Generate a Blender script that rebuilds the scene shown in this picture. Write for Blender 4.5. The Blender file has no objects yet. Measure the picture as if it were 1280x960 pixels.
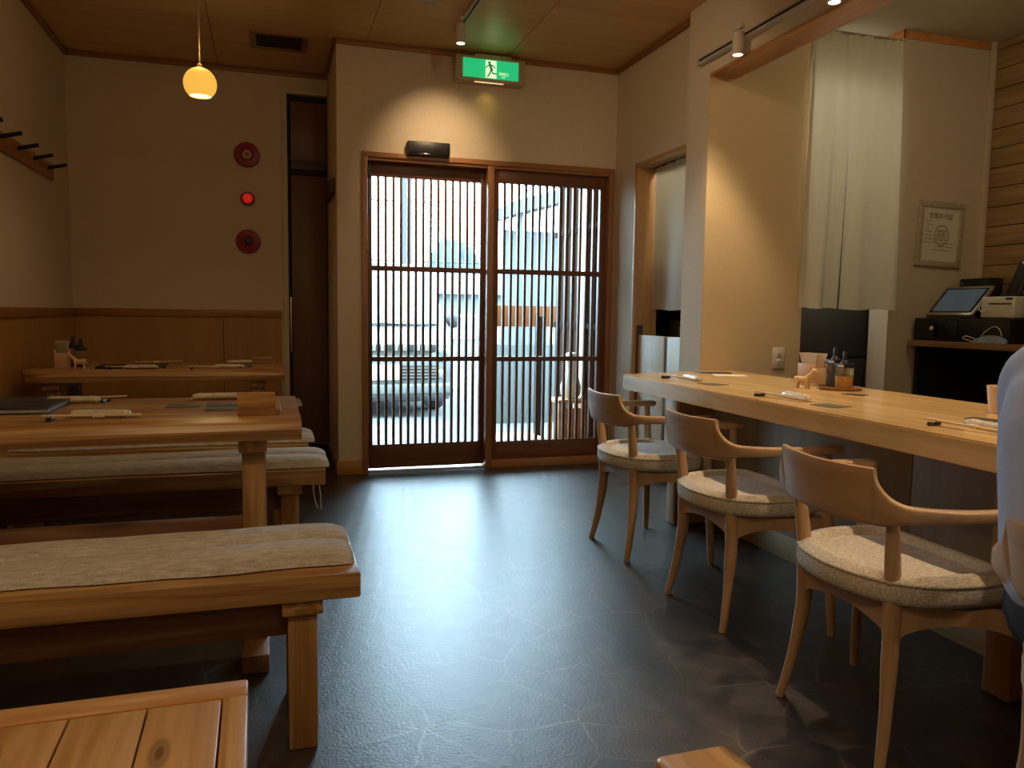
import bpy, bmesh, math, random
from mathutils import Vector, Matrix, Euler
random.seed(7)
SC = bpy.context.scene
COL = SC.collection
PI = math.pi
R = math.radians

# ------------------------------------------------------------------ camera, world, sun, exposure
cam_d = bpy.data.cameras.new('camera')
cam_d.sensor_fit = 'HORIZONTAL'; cam_d.sensor_width = 36.0
cam_d.lens = 978.57 / 1280 * 36.0
cam_d.clip_start = 0.02; cam_d.clip_end = 400
cam = bpy.data.objects.new('camera', cam_d); COL.objects.link(cam)
YAW, PIT, ROL = R(17.1438), R(-5.2137), R(0.79994)
_f = Vector((math.sin(YAW)*math.cos(PIT), math.cos(YAW)*math.cos(PIT), math.sin(PIT)))
_r = Vector((math.cos(YAW), -math.sin(YAW), 0)); _u = _r.cross(_f)
_r2 = math.cos(ROL)*_r + math.sin(ROL)*_u; _u2 = -math.sin(ROL)*_r + math.cos(ROL)*_u
m3 = Matrix((_r2, _u2, -_f)).transposed()
cam.matrix_world = Matrix.Translation((0, 0, 1.06)) @ m3.to_4x4()
SC.camera = cam

SC.view_settings.view_transform = 'Standard'
SC.view_settings.look = 'None'
SC.view_settings.exposure = 0.0
SC.view_settings.gamma = 1.0
SC.view_settings.use_curve_mapping = False
SC.cycles.max_bounces = 8
SC.cycles.diffuse_bounces = 5
SC.cycles.glossy_bounces = 4
SC.cycles.transparent_max_bounces = 12
SC.cycles.caustics_reflective = False
SC.cycles.caustics_refractive = False
SC.cycles.sample_clamp_indirect = 4.0
SC.cycles.use_denoising = True

w = bpy.data.worlds.new('sky'); SC.world = w; w.use_nodes = True
bg = w.node_tree.nodes['Background']
bg.inputs[0].default_value = (0.58, 0.80, 1.0, 1); bg.inputs[1].default_value = 26.0
sun_d = bpy.data.lights.new('sun', 'SUN'); sun_d.energy = 2.5; sun_d.angle = R(2); sun_d.color = (1, .95, .88)
sun = bpy.data.objects.new('sun', sun_d); COL.objects.link(sun)
sun.rotation_euler = (R(38), 0, R(-28))          # high, from behind the building: never enters the room
pt_d = bpy.data.lights.new('door_portal', 'AREA'); pt_d.shape = 'RECTANGLE'; pt_d.size = 1.7; pt_d.size_y = 2.0
pt_d.cycles.is_portal = True
pt = bpy.data.objects.new('door_portal', pt_d); COL.objects.link(pt)
pt.location = (1.42, 5.32, 1.0); pt.rotation_euler = (R(-90), 0, 0)

def spot(name, loc, target, watts, size, blend=.5, col=(1, .70, .40), rad=.02):
    d = bpy.data.lights.new(name, 'SPOT'); d.energy = watts; d.spot_size = R(size); d.spot_blend = blend
    d.color = col; d.shadow_soft_size = rad
    o = bpy.data.objects.new(name, d); COL.objects.link(o); o.location = loc
    o.rotation_euler = (Vector(target)-Vector(loc)).to_track_quat('-Z', 'Y').to_euler()
    return o
def point(name, loc, watts, col=(1, .70, .40), rad=.06):
    d = bpy.data.lights.new(name, 'POINT'); d.energy = watts; d.color = col; d.shadow_soft_size = rad
    o = bpy.data.objects.new(name, d); COL.objects.link(o); o.location = loc
    return o

# ------------------------------------------------------------------ materials
def _mat(name):
    m = bpy.data.materials.new(name); m.use_nodes = True
    nt = m.node_tree; p = nt.nodes['Principled BSDF']
    return m, nt, p
def nd(nt, t, **kw):
    n = nt.nodes.new(t)
    for k, v in kw.items():
        if k in n.inputs: n.inputs[k].default_value = v
        else: setattr(n, k, v)
    return n
def c4(c): return (c[0], c[1], c[2], 1)
def ramp(nt, stops):
    r = nt.nodes.new('ShaderNodeValToRGB'); e = r.color_ramp.elements
    e[0].position, e[0].color = stops[0][0], c4(stops[0][1])
    e[1].position, e[1].color = stops[-1][0], c4(stops[-1][1])
    for p_, c_ in stops[1:-1]:
        x = e.new(p_); x.color = c4(c_)
    return r
def plain(name, col, rough=.5, metal=0., noise=.0, nscale=20., bump=0., bscale=200., spec=.5, emit=None, estr=0.):
    m, nt, p = _mat(name)
    p.inputs['Base Color'].default_value = c4(col); p.inputs['Roughness'].default_value = rough
    p.inputs['Metallic'].default_value = metal; p.inputs['Specular IOR Level'].default_value = spec
    tc = nd(nt, 'ShaderNodeTexCoord')
    if noise > 0:
        n = nd(nt, 'ShaderNodeTexNoise', Scale=nscale, Detail=5.0)
        nt.links.new(tc.outputs['Object'], n.inputs['Vector'])
        r = ramp(nt, [(.3, [c*(1-noise) for c in col]), (.7, [min(1, c*(1+noise)) for c in col])])
        nt.links.new(n.outputs['Fac'], r.inputs[0]); nt.links.new(r.outputs[0], p.inputs['Base Color'])
    if bump > 0:
        n = nd(nt, 'ShaderNodeTexNoise', Scale=bscale, Detail=3.0)
        nt.links.new(tc.outputs['Object'], n.inputs['Vector'])
        b = nd(nt, 'ShaderNodeBump', Strength=bump, Distance=.004)
        nt.links.new(n.outputs['Fac'], b.inputs['Height']); nt.links.new(b.outputs[0], p.inputs['Normal'])
    if emit:
        p.inputs['Emission Color'].default_value = c4(emit); p.inputs['Emission Strength'].default_value = estr
    return m
def wood(name, dark, light, axis='X', rough=.4, scale=1., contrast=1., knots=0., bump=.08, spec=.5, flat=False):
    m, nt, p = _mat(name); L = nt.links
    tc = nd(nt, 'ShaderNodeTexCoord'); oi = nd(nt, 'ShaderNodeObjectInfo')
    off = nd(nt, 'ShaderNodeVectorMath', operation='MULTIPLY_ADD')
    cmb = nd(nt, 'ShaderNodeCombineXYZ')
    L.new(oi.outputs['Random'], cmb.inputs[0]); L.new(oi.outputs['Random'], cmb.inputs[1]); L.new(oi.outputs['Random'], cmb.inputs[2])
    L.new(cmb.outputs[0], off.inputs[0]); off.inputs[1].default_value = (7.3, 5.1, 3.7); L.new(tc.outputs['Object'], off.inputs[2])
    g, a = .9*scale, 14.*scale
    sc = {'X': (g, a, a), 'Y': (a, g, a), 'Z': (a, a, g)}[axis]
    mp = nd(nt, 'ShaderNodeMapping'); mp.inputs['Scale'].default_value = sc; L.new(off.outputs[0], mp.inputs[0])
    n1 = nd(nt, 'ShaderNodeTexNoise', Scale=1.0, Detail=4.0, Distortion=.6); L.new(mp.outputs[0], n1.inputs['Vector'])
    sc2 = {'X': (3, 110, 110), 'Y': (110, 3, 110), 'Z': (110, 110, 3)}[axis]
    mp2 = nd(nt, 'ShaderNodeMapping'); mp2.inputs['Scale'].default_value = sc2; L.new(off.outputs[0], mp2.inputs[0])
    n2 = nd(nt, 'ShaderNodeTexNoise', Scale=1.0, Detail=3.0); L.new(mp2.outputs[0], n2.inputs['Vector'])
    mul = nd(nt, 'ShaderNodeMath', operation='MULTIPLY'); mul.inputs[1].default_value = 7.0
    L.new(n1.outputs['Fac'], mul.inputs[0])
    sn = nd(nt, 'ShaderNodeMath', operation='PINGPONG'); sn.inputs[1].default_value = 1.0; L.new(mul.outputs[0], sn.inputs[0])
    mx = nd(nt, 'ShaderNodeMix', data_type='FLOAT'); mx.inputs[0].default_value = .38
    L.new(sn.outputs[0], mx.inputs[2]); L.new(n2.outputs['Fac'], mx.inputs[3])
    mid = [(d+l)/2 for d, l in zip(dark, light)]
    lo = [mm+(d-mm)*contrast for d, mm in zip(dark, mid)]; hi = [mm+(l-mm)*contrast for l, mm in zip(light, mid)]
    r = ramp(nt, [(.1, lo), (.55, mid), (.9, hi)]); L.new(mx.outputs[0], r.inputs[0])
    out = r.outputs[0]
    if knots > 0:
        kv = {'X': (2.2, 6.5, 6.5), 'Y': (6.5, 2.2, 6.5), 'Z': (6.5, 6.5, 2.2)}[axis]
        mp3 = nd(nt, 'ShaderNodeMapping'); mp3.inputs['Scale'].default_value = kv; L.new(off.outputs[0], mp3.inputs[0])
        vo = nd(nt, 'ShaderNodeTexVoronoi', Scale=1.0); vo.voronoi_dimensions = '2D' if flat else '3D'; L.new(mp3.outputs[0], vo.inputs['Vector'])
        kr = ramp(nt, [(.028, (1, 1, 1)), (.05, (.45, .45, .45)), (.075, (.6, .6, .6)), (.11, (0, 0, 0))] if flat else [(.09, (1, 1, 1)), (.17, (.35, .35, .35)), (.27, (0, 0, 0))]); L.new(vo.outputs['Distance'], kr.inputs[0])
        km = nd(nt, 'ShaderNodeMath', operation='MULTIPLY'); km.inputs[1].default_value = knots; L.new(kr.outputs[0], km.inputs[0])
        mc = nd(nt, 'ShaderNodeMix', data_type='RGBA'); L.new(km.outputs[0], mc.inputs[0]); L.new(out, mc.inputs[6])
        mc.inputs[7].default_value = c4([d*.3 for d in dark]); out = mc.outputs[2]
    L.new(out, p.inputs['Base Color'])
    p.inputs['Roughness'].default_value = rough; p.inputs['Specular IOR Level'].default_value = spec
    if bump > 0:
        b = nd(nt, 'ShaderNodeBump', Strength=bump, Distance=.003); L.new(mx.outputs[0], b.inputs['Height']); L.new(b.outputs[0], p.inputs['Normal'])
    return m
def fabric(name, dark, light, scale=420., rough=.95, bump=.35, coarse=30.):
    m, nt, p = _mat(name); L = nt.links
    tc = nd(nt, 'ShaderNodeTexCoord')
    n = nd(nt, 'ShaderNodeTexNoise', Scale=scale, Detail=2.0); L.new(tc.outputs['Object'], n.inputs['Vector'])
    mp = nd(nt, 'ShaderNodeMapping'); mp.inputs['Scale'].default_value = (coarse, coarse*4, coarse*4); L.new(tc.outputs['Object'], mp.inputs[0])
    n2 = nd(nt, 'ShaderNodeTexNoise', Scale=1.0, Detail=5.0); L.new(mp.outputs[0], n2.inputs['Vector'])
    mx = nd(nt, 'ShaderNodeMix', data_type='FLOAT'); mx.inputs[0].default_value = .5
    L.new(n.outputs['Fac'], mx.inputs[2]); L.new(n2.outputs['Fac'], mx.inputs[3])
    r = ramp(nt, [(.35, dark), (.62, light)]); L.new(mx.outputs[0], r.inputs[0]); L.new(r.outputs[0], p.inputs['Base Color'])
    p.inputs['Roughness'].default_value = rough; p.inputs['Specular IOR Level'].default_value = .15
    p.inputs['Sheen Weight'].default_value = .15
    b = nd(nt, 'ShaderNodeBump', Strength=bump, Distance=.002); L.new(n.outputs['Fac'], b.inputs['Height']); L.new(b.outputs[0], p.inputs['Normal'])
    return m
def stone_floor():
    m, nt, p = _mat('crazy_paved_slate_vinyl'); L = nt.links
    tc = nd(nt, 'ShaderNodeTexCoord')
    nz = nd(nt, 'ShaderNodeTexNoise', Scale=9.0, Detail=5.0); L.new(tc.outputs['Object'], nz.inputs['Vector'])
    ad = nd(nt, 'ShaderNodeVectorMath', operation='MULTIPLY_ADD'); L.new(nz.outputs['Color'], ad.inputs[0])
    ad.inputs[1].default_value = (.045, .045, 0); L.new(tc.outputs['Object'], ad.inputs[2])
    vo = nd(nt, 'ShaderNodeTexVoronoi', feature='DISTANCE_TO_EDGE', Scale=5.2); vo.voronoi_dimensions = '2D'; L.new(ad.outputs[0], vo.inputs['Vector'])
    vc = nd(nt, 'ShaderNodeTexVoronoi', feature='F1', Scale=5.2); vc.voronoi_dimensions = '2D'; L.new(ad.outputs[0], vc.inputs['Vector'])
    n3 = nd(nt, 'ShaderNodeTexNoise', Scale=14.0, Detail=6.0, Roughness=.65); L.new(tc.outputs['Object'], n3.inputs['Vector'])
    n4 = nd(nt, 'ShaderNodeTexNoise', Scale=3.0, Detail=3.0); L.new(tc.outputs['Object'], n4.inputs['Vector'])
    base = ramp(nt, [(.32, (.016, .0125, .010)), (.55, (.036, .029, .0225)), (.75, (.080, .060, .041))]); L.new(n3.outputs['Fac'], base.inputs[0])
    sep = nd(nt, 'ShaderNodeSeparateColor'); L.new(vc.outputs['Color'], sep.inputs[0])
    mr = nd(nt, 'ShaderNodeMapRange'); mr.inputs[3].default_value = .7; mr.inputs[4].default_value = 1.3; L.new(sep.outputs[0], mr.inputs[0])
    sc_ = nd(nt, 'ShaderNodeVectorMath', operation='SCALE'); L.new(base.outputs[0], sc_.inputs[0]); L.new(mr.outputs[0], sc_.inputs['Scale'])
    cr = ramp(nt, [(.0, (1, 1, 1)), (.012, (.6, .6, .6)), (.030, (0, 0, 0))]); L.new(vo.outputs['Distance'], cr.inputs[0])
    vis = ramp(nt, [(.40, (.04, .04, .04)), (.66, (.55, .55, .55))]); L.new(n4.outputs['Fac'], vis.inputs[0])
    mm = nd(nt, 'ShaderNodeMath', operation='MULTIPLY'); L.new(cr.outputs[0], mm.inputs[0]); L.new(vis.outputs[0], mm.inputs[1])
    mc = nd(nt, 'ShaderNodeMix', data_type='RGBA'); L.new(mm.outputs[0], mc.inputs[0]); L.new(sc_.outputs[0], mc.inputs[6]); mc.inputs[7].default_value = (.26, .20, .125, 1)
    L.new(mc.outputs[2], p.inputs['Base Color'])
    nf = nd(nt, 'ShaderNodeTexNoise', Scale=120.0, Detail=2.0, Roughness=.6); L.new(tc.outputs['Object'], nf.inputs['Vector'])
    h = nd(nt, 'ShaderNodeMath', operation='MULTIPLY_ADD'); L.new(n3.outputs['Fac'], h.inputs[0]); h.inputs[1].default_value = 1.2; L.new(nf.outputs['Fac'], h.inputs[2])
    b = nd(nt, 'ShaderNodeBump', Strength=.30, Distance=.003); L.new(h.outputs[0], b.inputs['Height']); L.new(b.outputs[0], p.inputs['Normal'])
    p.inputs['Roughness'].default_value = .385; p.inputs['Specular IOR Level'].default_value = .85; p.inputs['Coat Weight'].default_value = .35; p.inputs['Coat Roughness'].default_value = .36; L.new(b.outputs[0], p.inputs['Coat Normal'])
    return m
def thin_glass(name, tint=(.93, .97, .96), refl=1.0):
    m = bpy.data.materials.new(name); m.use_nodes = True; nt = m.node_tree; nt.nodes.clear()
    o = nd(nt, 'ShaderNodeOutputMaterial'); t = nd(nt, 'ShaderNodeBsdfTransparent'); t.inputs[0].default_value = c4(tint)
    g = nd(nt, 'ShaderNodeBsdfGlossy'); g.inputs['Roughness'].default_value = .02
    fr = nd(nt, 'ShaderNodeFresnel', IOR=1.5); mu = nd(nt, 'ShaderNodeMath', operation='MULTIPLY'); mu.inputs[1].default_value = refl
    mx = nd(nt, 'ShaderNodeMixShader'); nt.links.new(fr.outputs[0], mu.inputs[0]); nt.links.new(mu.outputs[0], mx.inputs[0])
    nt.links.new(t.outputs[0], mx.inputs[1]); nt.links.new(g.outputs[0], mx.inputs[2]); nt.links.new(mx.outputs[0], o.inputs[0])
    return m
def cloth(name, col, trans=.25):
    m, nt, p = _mat(name); L = nt.links
    tc = nd(nt, 'ShaderNodeTexCoord'); n = nd(nt, 'ShaderNodeTexNoise', Scale=300.0, Detail=2.0); L.new(tc.outputs['Object'], n.inputs['Vector'])
    b = nd(nt, 'ShaderNodeBump', Strength=.12, Distance=.002); L.new(n.outputs['Fac'], b.inputs['Height']); L.new(b.outputs[0], p.inputs['Normal'])
    p.inputs['Base Color'].default_value = c4(col); p.inputs['Roughness'].default_value = .9; p.inputs['Specular IOR Level'].default_value = .1
    if trans > 0:
        tr = nd(nt, 'ShaderNodeBsdfTranslucent'); tr.inputs[0].default_value = c4(col)
        mx = nd(nt, 'ShaderNodeMixShader'); mx.inputs[0].default_value = trans
        o = nt.nodes['Material Output']; L.new(p.outputs[0], mx.inputs[1]); L.new(tr.outputs[0], mx.inputs[2]); L.new(mx.outputs[0], o.inputs[0])
    return m

M = {}
M['floor'] = stone_floor()
M['wall'] = plain('cream_wallpaper', (.68, .58, .44), .9, noise=.03, nscale=60, bump=.55, bscale=170, spec=.2)
M['wall_tan'] = plain('tan_wallpaper', (.67, .545, .36), .9, noise=.05, nscale=160, bump=.6, bscale=170, spec=.2)
M['wall_kitchen'] = plain('white_wallpaper', (.60, .52, .40), .85, noise=.02, bump=.2, bscale=170, spec=.25)
M['kceil'] = plain('grey_ceiling_board', (.52, .50, .42), .8)
M['ceil'] = wood('ceiling_veneer', (.54, .34, .14), (.68, .45, .20), 'X', .35, .6, .8, bump=.0)
M['ceil_gap'] = plain('ceiling_joint', (.02, .012, .006), .8)
M['mould'] = wood('crown_moulding_wood', (.26, .10, .025), (.36, .155, .045), 'X', .4)
M['mouldY'] = wood('crown_moulding_wood_along', (.26, .10, .025), (.36, .155, .045), 'Y', .4)
M['dado'] = wood('dado_wood', (.30, .115, .03), (.40, .175, .05), 'X', .4)
M['wains'] = wood('wainscot_veneer', (.40, .20, .055), (.50, .27, .085), 'Z', .35, .5, .7, bump=.02)
M['base'] = wood('baseboard_wood', (.42, .19, .05), (.54, .28, .09), 'X', .4)
M['soffit'] = wood('soffit_wood', (.50, .21, .055), (.64, .31, .10), 'Y', .35)
M['frame'] = wood('door_frame_wood', (.30, .13, .05), (.40, .19, .08), 'Z', .35)
M['hatch'] = wood('hatch_lining_wood', (.42, .22, .08), (.54, .31, .13), 'Z', .35)
M['frameX'] = wood('door_frame_wood_level', (.30, .13, .05), (.40, .19, .08), 'X', .35)
M['sash'] = wood('door_sash_wood', (.13, .045, .02), (.20, .08, .035), 'Z', .4)
M['sashX'] = wood('door_sash_wood_level', (.13, .045, .02), (.20, .08, .035), 'X', .4)
M['pine'] = wood('bench_pine', (.34, .18, .062), (.60, .375, .16), 'X', .34, 1.0, 1.4, knots=.9)
M['pineZ'] = wood('bench_pine_upright', (.34, .18, .06), (.58, .36, .15), 'Z', .4, 1.0, 1.4)
M['pineY'] = wood('bench_pine_across', (.34, .18, .06), (.58, .36, .15), 'Y', .4, 1.0, 1.4)
M['pine_dk'] = wood('dark_pine_beam', (.26, .12, .06), (.42, .22, .12), 'X', .5, 1.0, 1.4, knots=.9)
M['table'] = wood('table_pine', (.30, .145, .045), (.56, .33, .13), 'X', .32, .8, 1.4, knots=.6, bump=.03)
M['plank'] = wood('planked_top_wood', (.50, .27, .10), (.68, .42, .18), 'Y', .3, 1.0, 1.3, knots=.9, bump=.03, flat=True)
M['plankX'] = wood('planked_top_border', (.50, .25, .085), (.66, .38, .15), 'X', .3, 1., 1.3)
M['groove'] = plain('groove', (.03, .015, .006), .8)
M['counter'] = wood('counter_cypress', (.62, .40, .165), (.80, .57, .28), 'Y', .16, .7, 1.1, knots=.12, bump=.015)
M['cleg'] = wood('counter_leg_wood', (.42, .21, .065), (.56, .31, .11), 'Z', .4)
M['cpanel'] = wood('counter_panel_veneer', (.40, .30, .18), (.50, .39, .25), 'Z', .5, .6, .8)
M['kick'] = wood('kick_board_wood', (.46, .34, .18), (.56, .43, .25), 'Y', .5)
M['beech'] = wood('chair_beech', (.47, .30, .165), (.60, .41, .245), 'Z', .38, .8, .8, bump=.02)
M['beechY'] = wood('chair_beech_rail', (.47, .30, .165), (.60, .41, .245), 'Y', .38, .8, .8, bump=.02)
M['seat'] = fabric('seat_tweed', (.34, .31, .27), (.80, .75, .66), 380, coarse=60)
M['pad'] = fabric('bench_pad_linen', (.38, .37, .36), (.72, .71, .69), 420, coarse=28)
M['paleW'] = wood('pale_panel_wood', (.68, .57, .40), (.78, .68, .50), 'Z', .45, .6, .6)
M['plankwall'] = wood('plank_wall_oak', (.30, .19, .08), (.44, .30, .14), 'Y', .5, 1.0, 1.2)
M['noren'] = cloth('noren_linen', (.80, .78, .68), .35)
M['black'] = plain('black_plastic', (.012, .012, .013), .4)
M['black_m'] = plain('black_matte', (.015, .013, .012), .75)
M['blackg'] = plain('black_gloss', (.01, .01, .012), .12)
M['white'] = plain('white_plastic', (.75, .73, .68), .4)
M['steel'] = plain('dark_steel', (.16, .15, .14), .35, metal=.8)
M['fridge'] = plain('fridge_steel', (.20, .19, .17), .38, metal=.7)
M['alum'] = plain('aluminium', (.55, .54, .52), .35, metal=.9)
M['bdoor'] = wood('brown_door_laminate', (.13, .065, .03), (.19, .10, .05), 'Z', .4, .5, .7)
M['darkbrown'] = plain('dark_brown_paint', (.07, .045, .035), .5)
M['glass'] = thin_glass('door_glass')

# ------------------------------------------------------------------ mesh helpers
class MB:
    def __init__(s): s.v = []; s.f = []; s.mi = []
    def add(s, verts, faces, mat=0):
        o = len(s.v); s.v += [tuple(v) for v in verts]; s.f += [[i+o for i in f] for f in faces]; s.mi += [mat]*len(faces); return s
    def bm(s, b, mtx=None, mat=0):
        b.verts.index_update()
        vs = [(mtx @ v.co) if mtx else v.co.copy() for v in b.verts]
        fs = [[v.index for v in f.verts] for f in b.faces]; b.free()
        return s.add(vs, fs, mat)
    def box(s, c, d, bev=0., rot=None, seg=2, mat=0):
        b = bmesh.new(); bmesh.ops.create_cube(b, size=1.0)
        for v in b.verts: v.co = Vector((v.co.x*d[0], v.co.y*d[1], v.co.z*d[2]))
        if bev > 0: bmesh.ops.bevel(b, geom=list(b.edges), offset=min(bev, min(d)*.49), segments=seg, profile=.5, affect='EDGES')
        mt = Matrix.Translation(c) @ (Euler(rot).to_matrix().to_4x4() if rot else Matrix())
        return s.bm(b, mt, mat)
    def bb(s, a, b, bev=0., seg=2, mat=0):       # box from min corner to max corner
        return s.box([(x+y)/2 for x, y in zip(a, b)], [abs(y-x) for x, y in zip(a, b)], bev, None, seg, mat)
    def tube(s, pts, radii, n=12, cap=True, mat=0, flat=1.0, up=None):
        pts = [Vector(p) for p in pts]
        if not hasattr(radii, '__len__'): radii = [radii]*len(pts)
        rings = []; prev = None
        for i, p in enumerate(pts):
            t = (pts[min(i+1, len(pts)-1)]-pts[max(i-1, 0)]).normalized()
            if prev is None:
                u = Vector(up) if up else (Vector((0, 0, 1)) if abs(t.z) < .9 else Vector((1, 0, 0)))
            else: u = prev
            u = (u-t*u.dot(t)).normalized(); prev = u; v = t.cross(u)
            rings.append([p+(u*math.cos(a)+v*math.sin(a)*flat)*radii[i] for a in [2*PI*k/n for k in range(n)]])
        return s.rings(rings, cap, True, mat)
    def rings(s, rings, cap=True, closed=True, mat=0):
        n = len(rings[0]); vs = [q for r in rings for q in r]; fs = []
        for i in range(len(rings)-1):
            for k in range(n if closed else n-1):
                k2 = (k+1) % n
                fs.append([i*n+k, i*n+k2, (i+1)*n+k2, (i+1)*n+k])
        if cap: fs.append(list(range(n))[::-1]); fs.append([(len(rings)-1)*n+k for k in range(n)])
        return s.add(vs, fs, mat)
    def lathe(s, prof, c=(0, 0, 0), n=24, mat=0, mtx=None, cap=True):
        rs = [[(mtx @ Vector((r*math.cos(2*PI*k/n), r*math.sin(2*PI*k/n), z))) if mtx else
               Vector((c[0]+r*math.cos(2*PI*k/n), c[1]+r*math.sin(2*PI*k/n), c[2]+z)) for k in range(n)] for r, z in prof]
        return s.rings(rs, cap, True, mat)
    def prism(s, poly, z0, z1, mat=0):
        n = len(poly)
        vs = [(x, y, z0) for x, y in poly]+[(x, y, z1) for x, y in poly]
        fs = [list(range(n))[::-1], list(range(n, 2*n))]+[[k, (k+1) % n, n+(k+1) % n, n+k] for k in range(n)]
        return s.add(vs, fs, mat)
    def ell(s, c, r, n=16, m=10, mat=0, mtx=None):
        b = bmesh.new(); bmesh.ops.create_uvsphere(b, u_segments=n, v_segments=m, radius=1.0)
        mt = Matrix.Translation(c) @ (mtx.to_4x4() if mtx else Matrix()) @ Matrix.Diagonal((*r, 1))
        return s.bm(b, mt, mat)
    def build(s, name, mat, parent=None, loc=(0, 0, 0), rot=None, smooth=True, ang=35, fix=True):
        me = bpy.data.meshes.new(name); me.from_pydata(s.v, [], s.f)
        mats = mat if isinstance(mat, (list, tuple)) else [mat]
        for x in mats: me.materials.append(x)
        for p_, i in zip(me.polygons, s.mi): p_.material_index = i
        if fix:
            b = bmesh.new(); b.from_mesh(me); bmesh.ops.recalc_face_normals(b, faces=list(b.faces)); b.to_mesh(me); b.free()
        if smooth:
            me.shade_smooth(); me.set_sharp_from_angle(angle=R(ang))
        me.update()
        o = bpy.data.objects.new(name, me); COL.objects.link(o); o.location = loc
        if rot: o.rotation_euler = rot
        if parent: o.parent = parent
        return o
def tag(o, label, cat, group=None):
    o['label'] = label; o['category'] = cat
    if group: o['group'] = group
    return o
def thing(name, label, cat, loc=(0, 0, 0), rz=0., group=None):
    o = bpy.data.objects.new(name, None); COL.objects.link(o); o.empty_display_size = .1
    o.location = loc; o.rotation_euler = (0, 0, rz)
    return tag(o, label, cat, group)
def struct(o): o['kind'] = 'structure'; return o
def dup(root, loc, rz, label, group=None):
    r = root.copy(); COL.objects.link(r); r.location = loc; r.rotation_euler = (0, 0, rz)
    r['label'] = label
    if group: r['group'] = group
    for ch in list(root.children):
        c = ch.copy(); COL.objects.link(c); c.parent = r
        for g in list(ch.children):
            d = g.copy(); COL.objects.link(d); d.parent = c
    return r
def text_mesh(txt, size, name, mat, parent, mtx, depth=.0006):
    cu = bpy.data.curves.new(name, 'FONT'); cu.body = txt; cu.size = size; cu.align_x = 'CENTER'; cu.align_y = 'CENTER'; cu.extrude = depth
    t = bpy.data.objects.new('tmp_text', cu); COL.objects.link(t)
    dg = bpy.context.evaluated_depsgraph_get(); me = bpy.data.meshes.new_from_object(t.evaluated_get(dg))
    bpy.data.objects.remove(t); me.name = name; me.materials.clear(); me.materials.append(mat)
    o = bpy.data.objects.new(name, me); COL.objects.link(o); o.matrix_local = mtx
    if parent: o.parent = parent
    return o
def spline(pts, n):
    P = [Vector(p) for p in pts]; out = []
    for i in range(len(P)-1):
        p0, p1, p2, p3 = P[max(i-1, 0)], P[i], P[i+1], P[min(i+2, len(P)-1)]
        for k in range(n):
            t = k/n
            out.append(.5*((2*p1)+(-p0+p2)*t+(2*p0-5*p1+4*p2-p3)*t*t+(-p0+3*p1-3*p2+p3)*t**3))
    out.append(P[-1]); return out

# ------------------------------------------------------------------ the setting
XL, YB, YD, XN, ZC = -1.264, 5.90, 5.087, .407, 2.722      # left wall, back wall, entrance wall, nook side wall, ceiling
XR, XP, YT, ZB = 2.30, 2.234, 3.77, 2.317                  # right wall, pillar and beam face, tan wall, beam underside
YR, XK, YK = -2.6, 4.13, 5.6                               # rear wall, plank wall, kitchen back wall
T = .15
struct(MB().bb((XL-T, YR-T, -.12), (XK+T, YB+T, 0)).build('floor', M['floor'], smooth=False))
# ceiling: veneer boards with fine open joints below a dark backing
mb = MB()
mb.bb((XL-T, YR-T, ZC+.012), (XP+.05, YB+T, ZC+.14), mat=1)
xs = [XL, -.32, .59, 1.50, XP+.05]
for i in range(4):
    ys = [YR, -1.0, .35, 2.28, 4.15, 5.9] if i % 2 else [YR, -1.3, .5, 2.33, 4.15, 5.9]
    for j in range(5):
        if xs[i] < XN-.2 or ys[j] < YD:
            mb.bb((xs[i]+.002, ys[j]+.002, ZC), (xs[i+1]-.002, ys[j+1]-.002, ZC+.014))
struct(mb.build('ceiling', [M['ceil'], M['ceil_gap']], smooth=False))
struct(MB().bb((XP+.05, YR-T, ZC-.03), (XK+T, YK+T, ZC+.14)).build('ceiling', M['kceil'], smooth=False))
struct(MB().bb((XL-T, YR-T, 0), (XL, YB+T, ZC)).build('wall_left', M['wall'], smooth=False))
struct(MB().bb((XL-T, YR-T, 0), (XK+T, YR, ZC)).build('wall_rear', M['wall'], smooth=False))
struct(MB().bb((XL, YB, 0), (.09, YB+T, ZC)).bb((.09, YB, 2.608), (XN, YB+T, ZC)).build('wall_back', M['wall'], smooth=False))
# entrance wall with the door opening, and the nook side wall
x0d, x1d, zd = .559, 2.288, 2.055
struct(MB().bb((XN, YD, 0), (x0d, YD+.16, ZC)).bb((x1d, YD, 0), (XR+.3, YD+.16, ZC)).bb((x0d, YD, zd), (x1d, YD+.16, ZC)).build('wall_entrance', M['wall'], smooth=False))
struct(MB().bb((XN, YD+.16, 0), (XN+.15, YB+T, ZC)).build('wall_nook', M['wall'], smooth=False))
# right wall with the kitchen hatch opening (to the floor, closed low by pale boards)
yo0, yo1, zo = 4.00, 4.77, 2.04
struct(MB().bb((XR, yo1, 0), (XR+.16, YD, ZC)).bb((XR, yo0, zo), (XR+.16, yo1, ZC)).build('wall_right', M['wall'], smooth=False))
struct(MB().bb((XP, YT+.004, 0), (XR+.16, yo0, ZC)).build('wall_pillar', M['wall'], smooth=False))
struct(MB().bb((XP, YR, ZB+.012), (XP+.155, YT+.004, ZC)).build('wall_beam', M['wall'], smooth=False))
struct(MB().bb((XP-.004, YR, ZB), (XP+.16, YT, ZB+.014), .002).build('trim_1', M['soffit']))
struct(MB().bb((XP+.001, YT, 0), (2.87, YT+.15, ZC-.03)).build('wall_kitchen_left', M['wall_tan'], smooth=False))
struct(MB().bb((3.47, YT, 0), (XK, YT+.15, ZC-.03)).build('wall_kitchen_right', M['wall_kitchen'], smooth=False))
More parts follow.
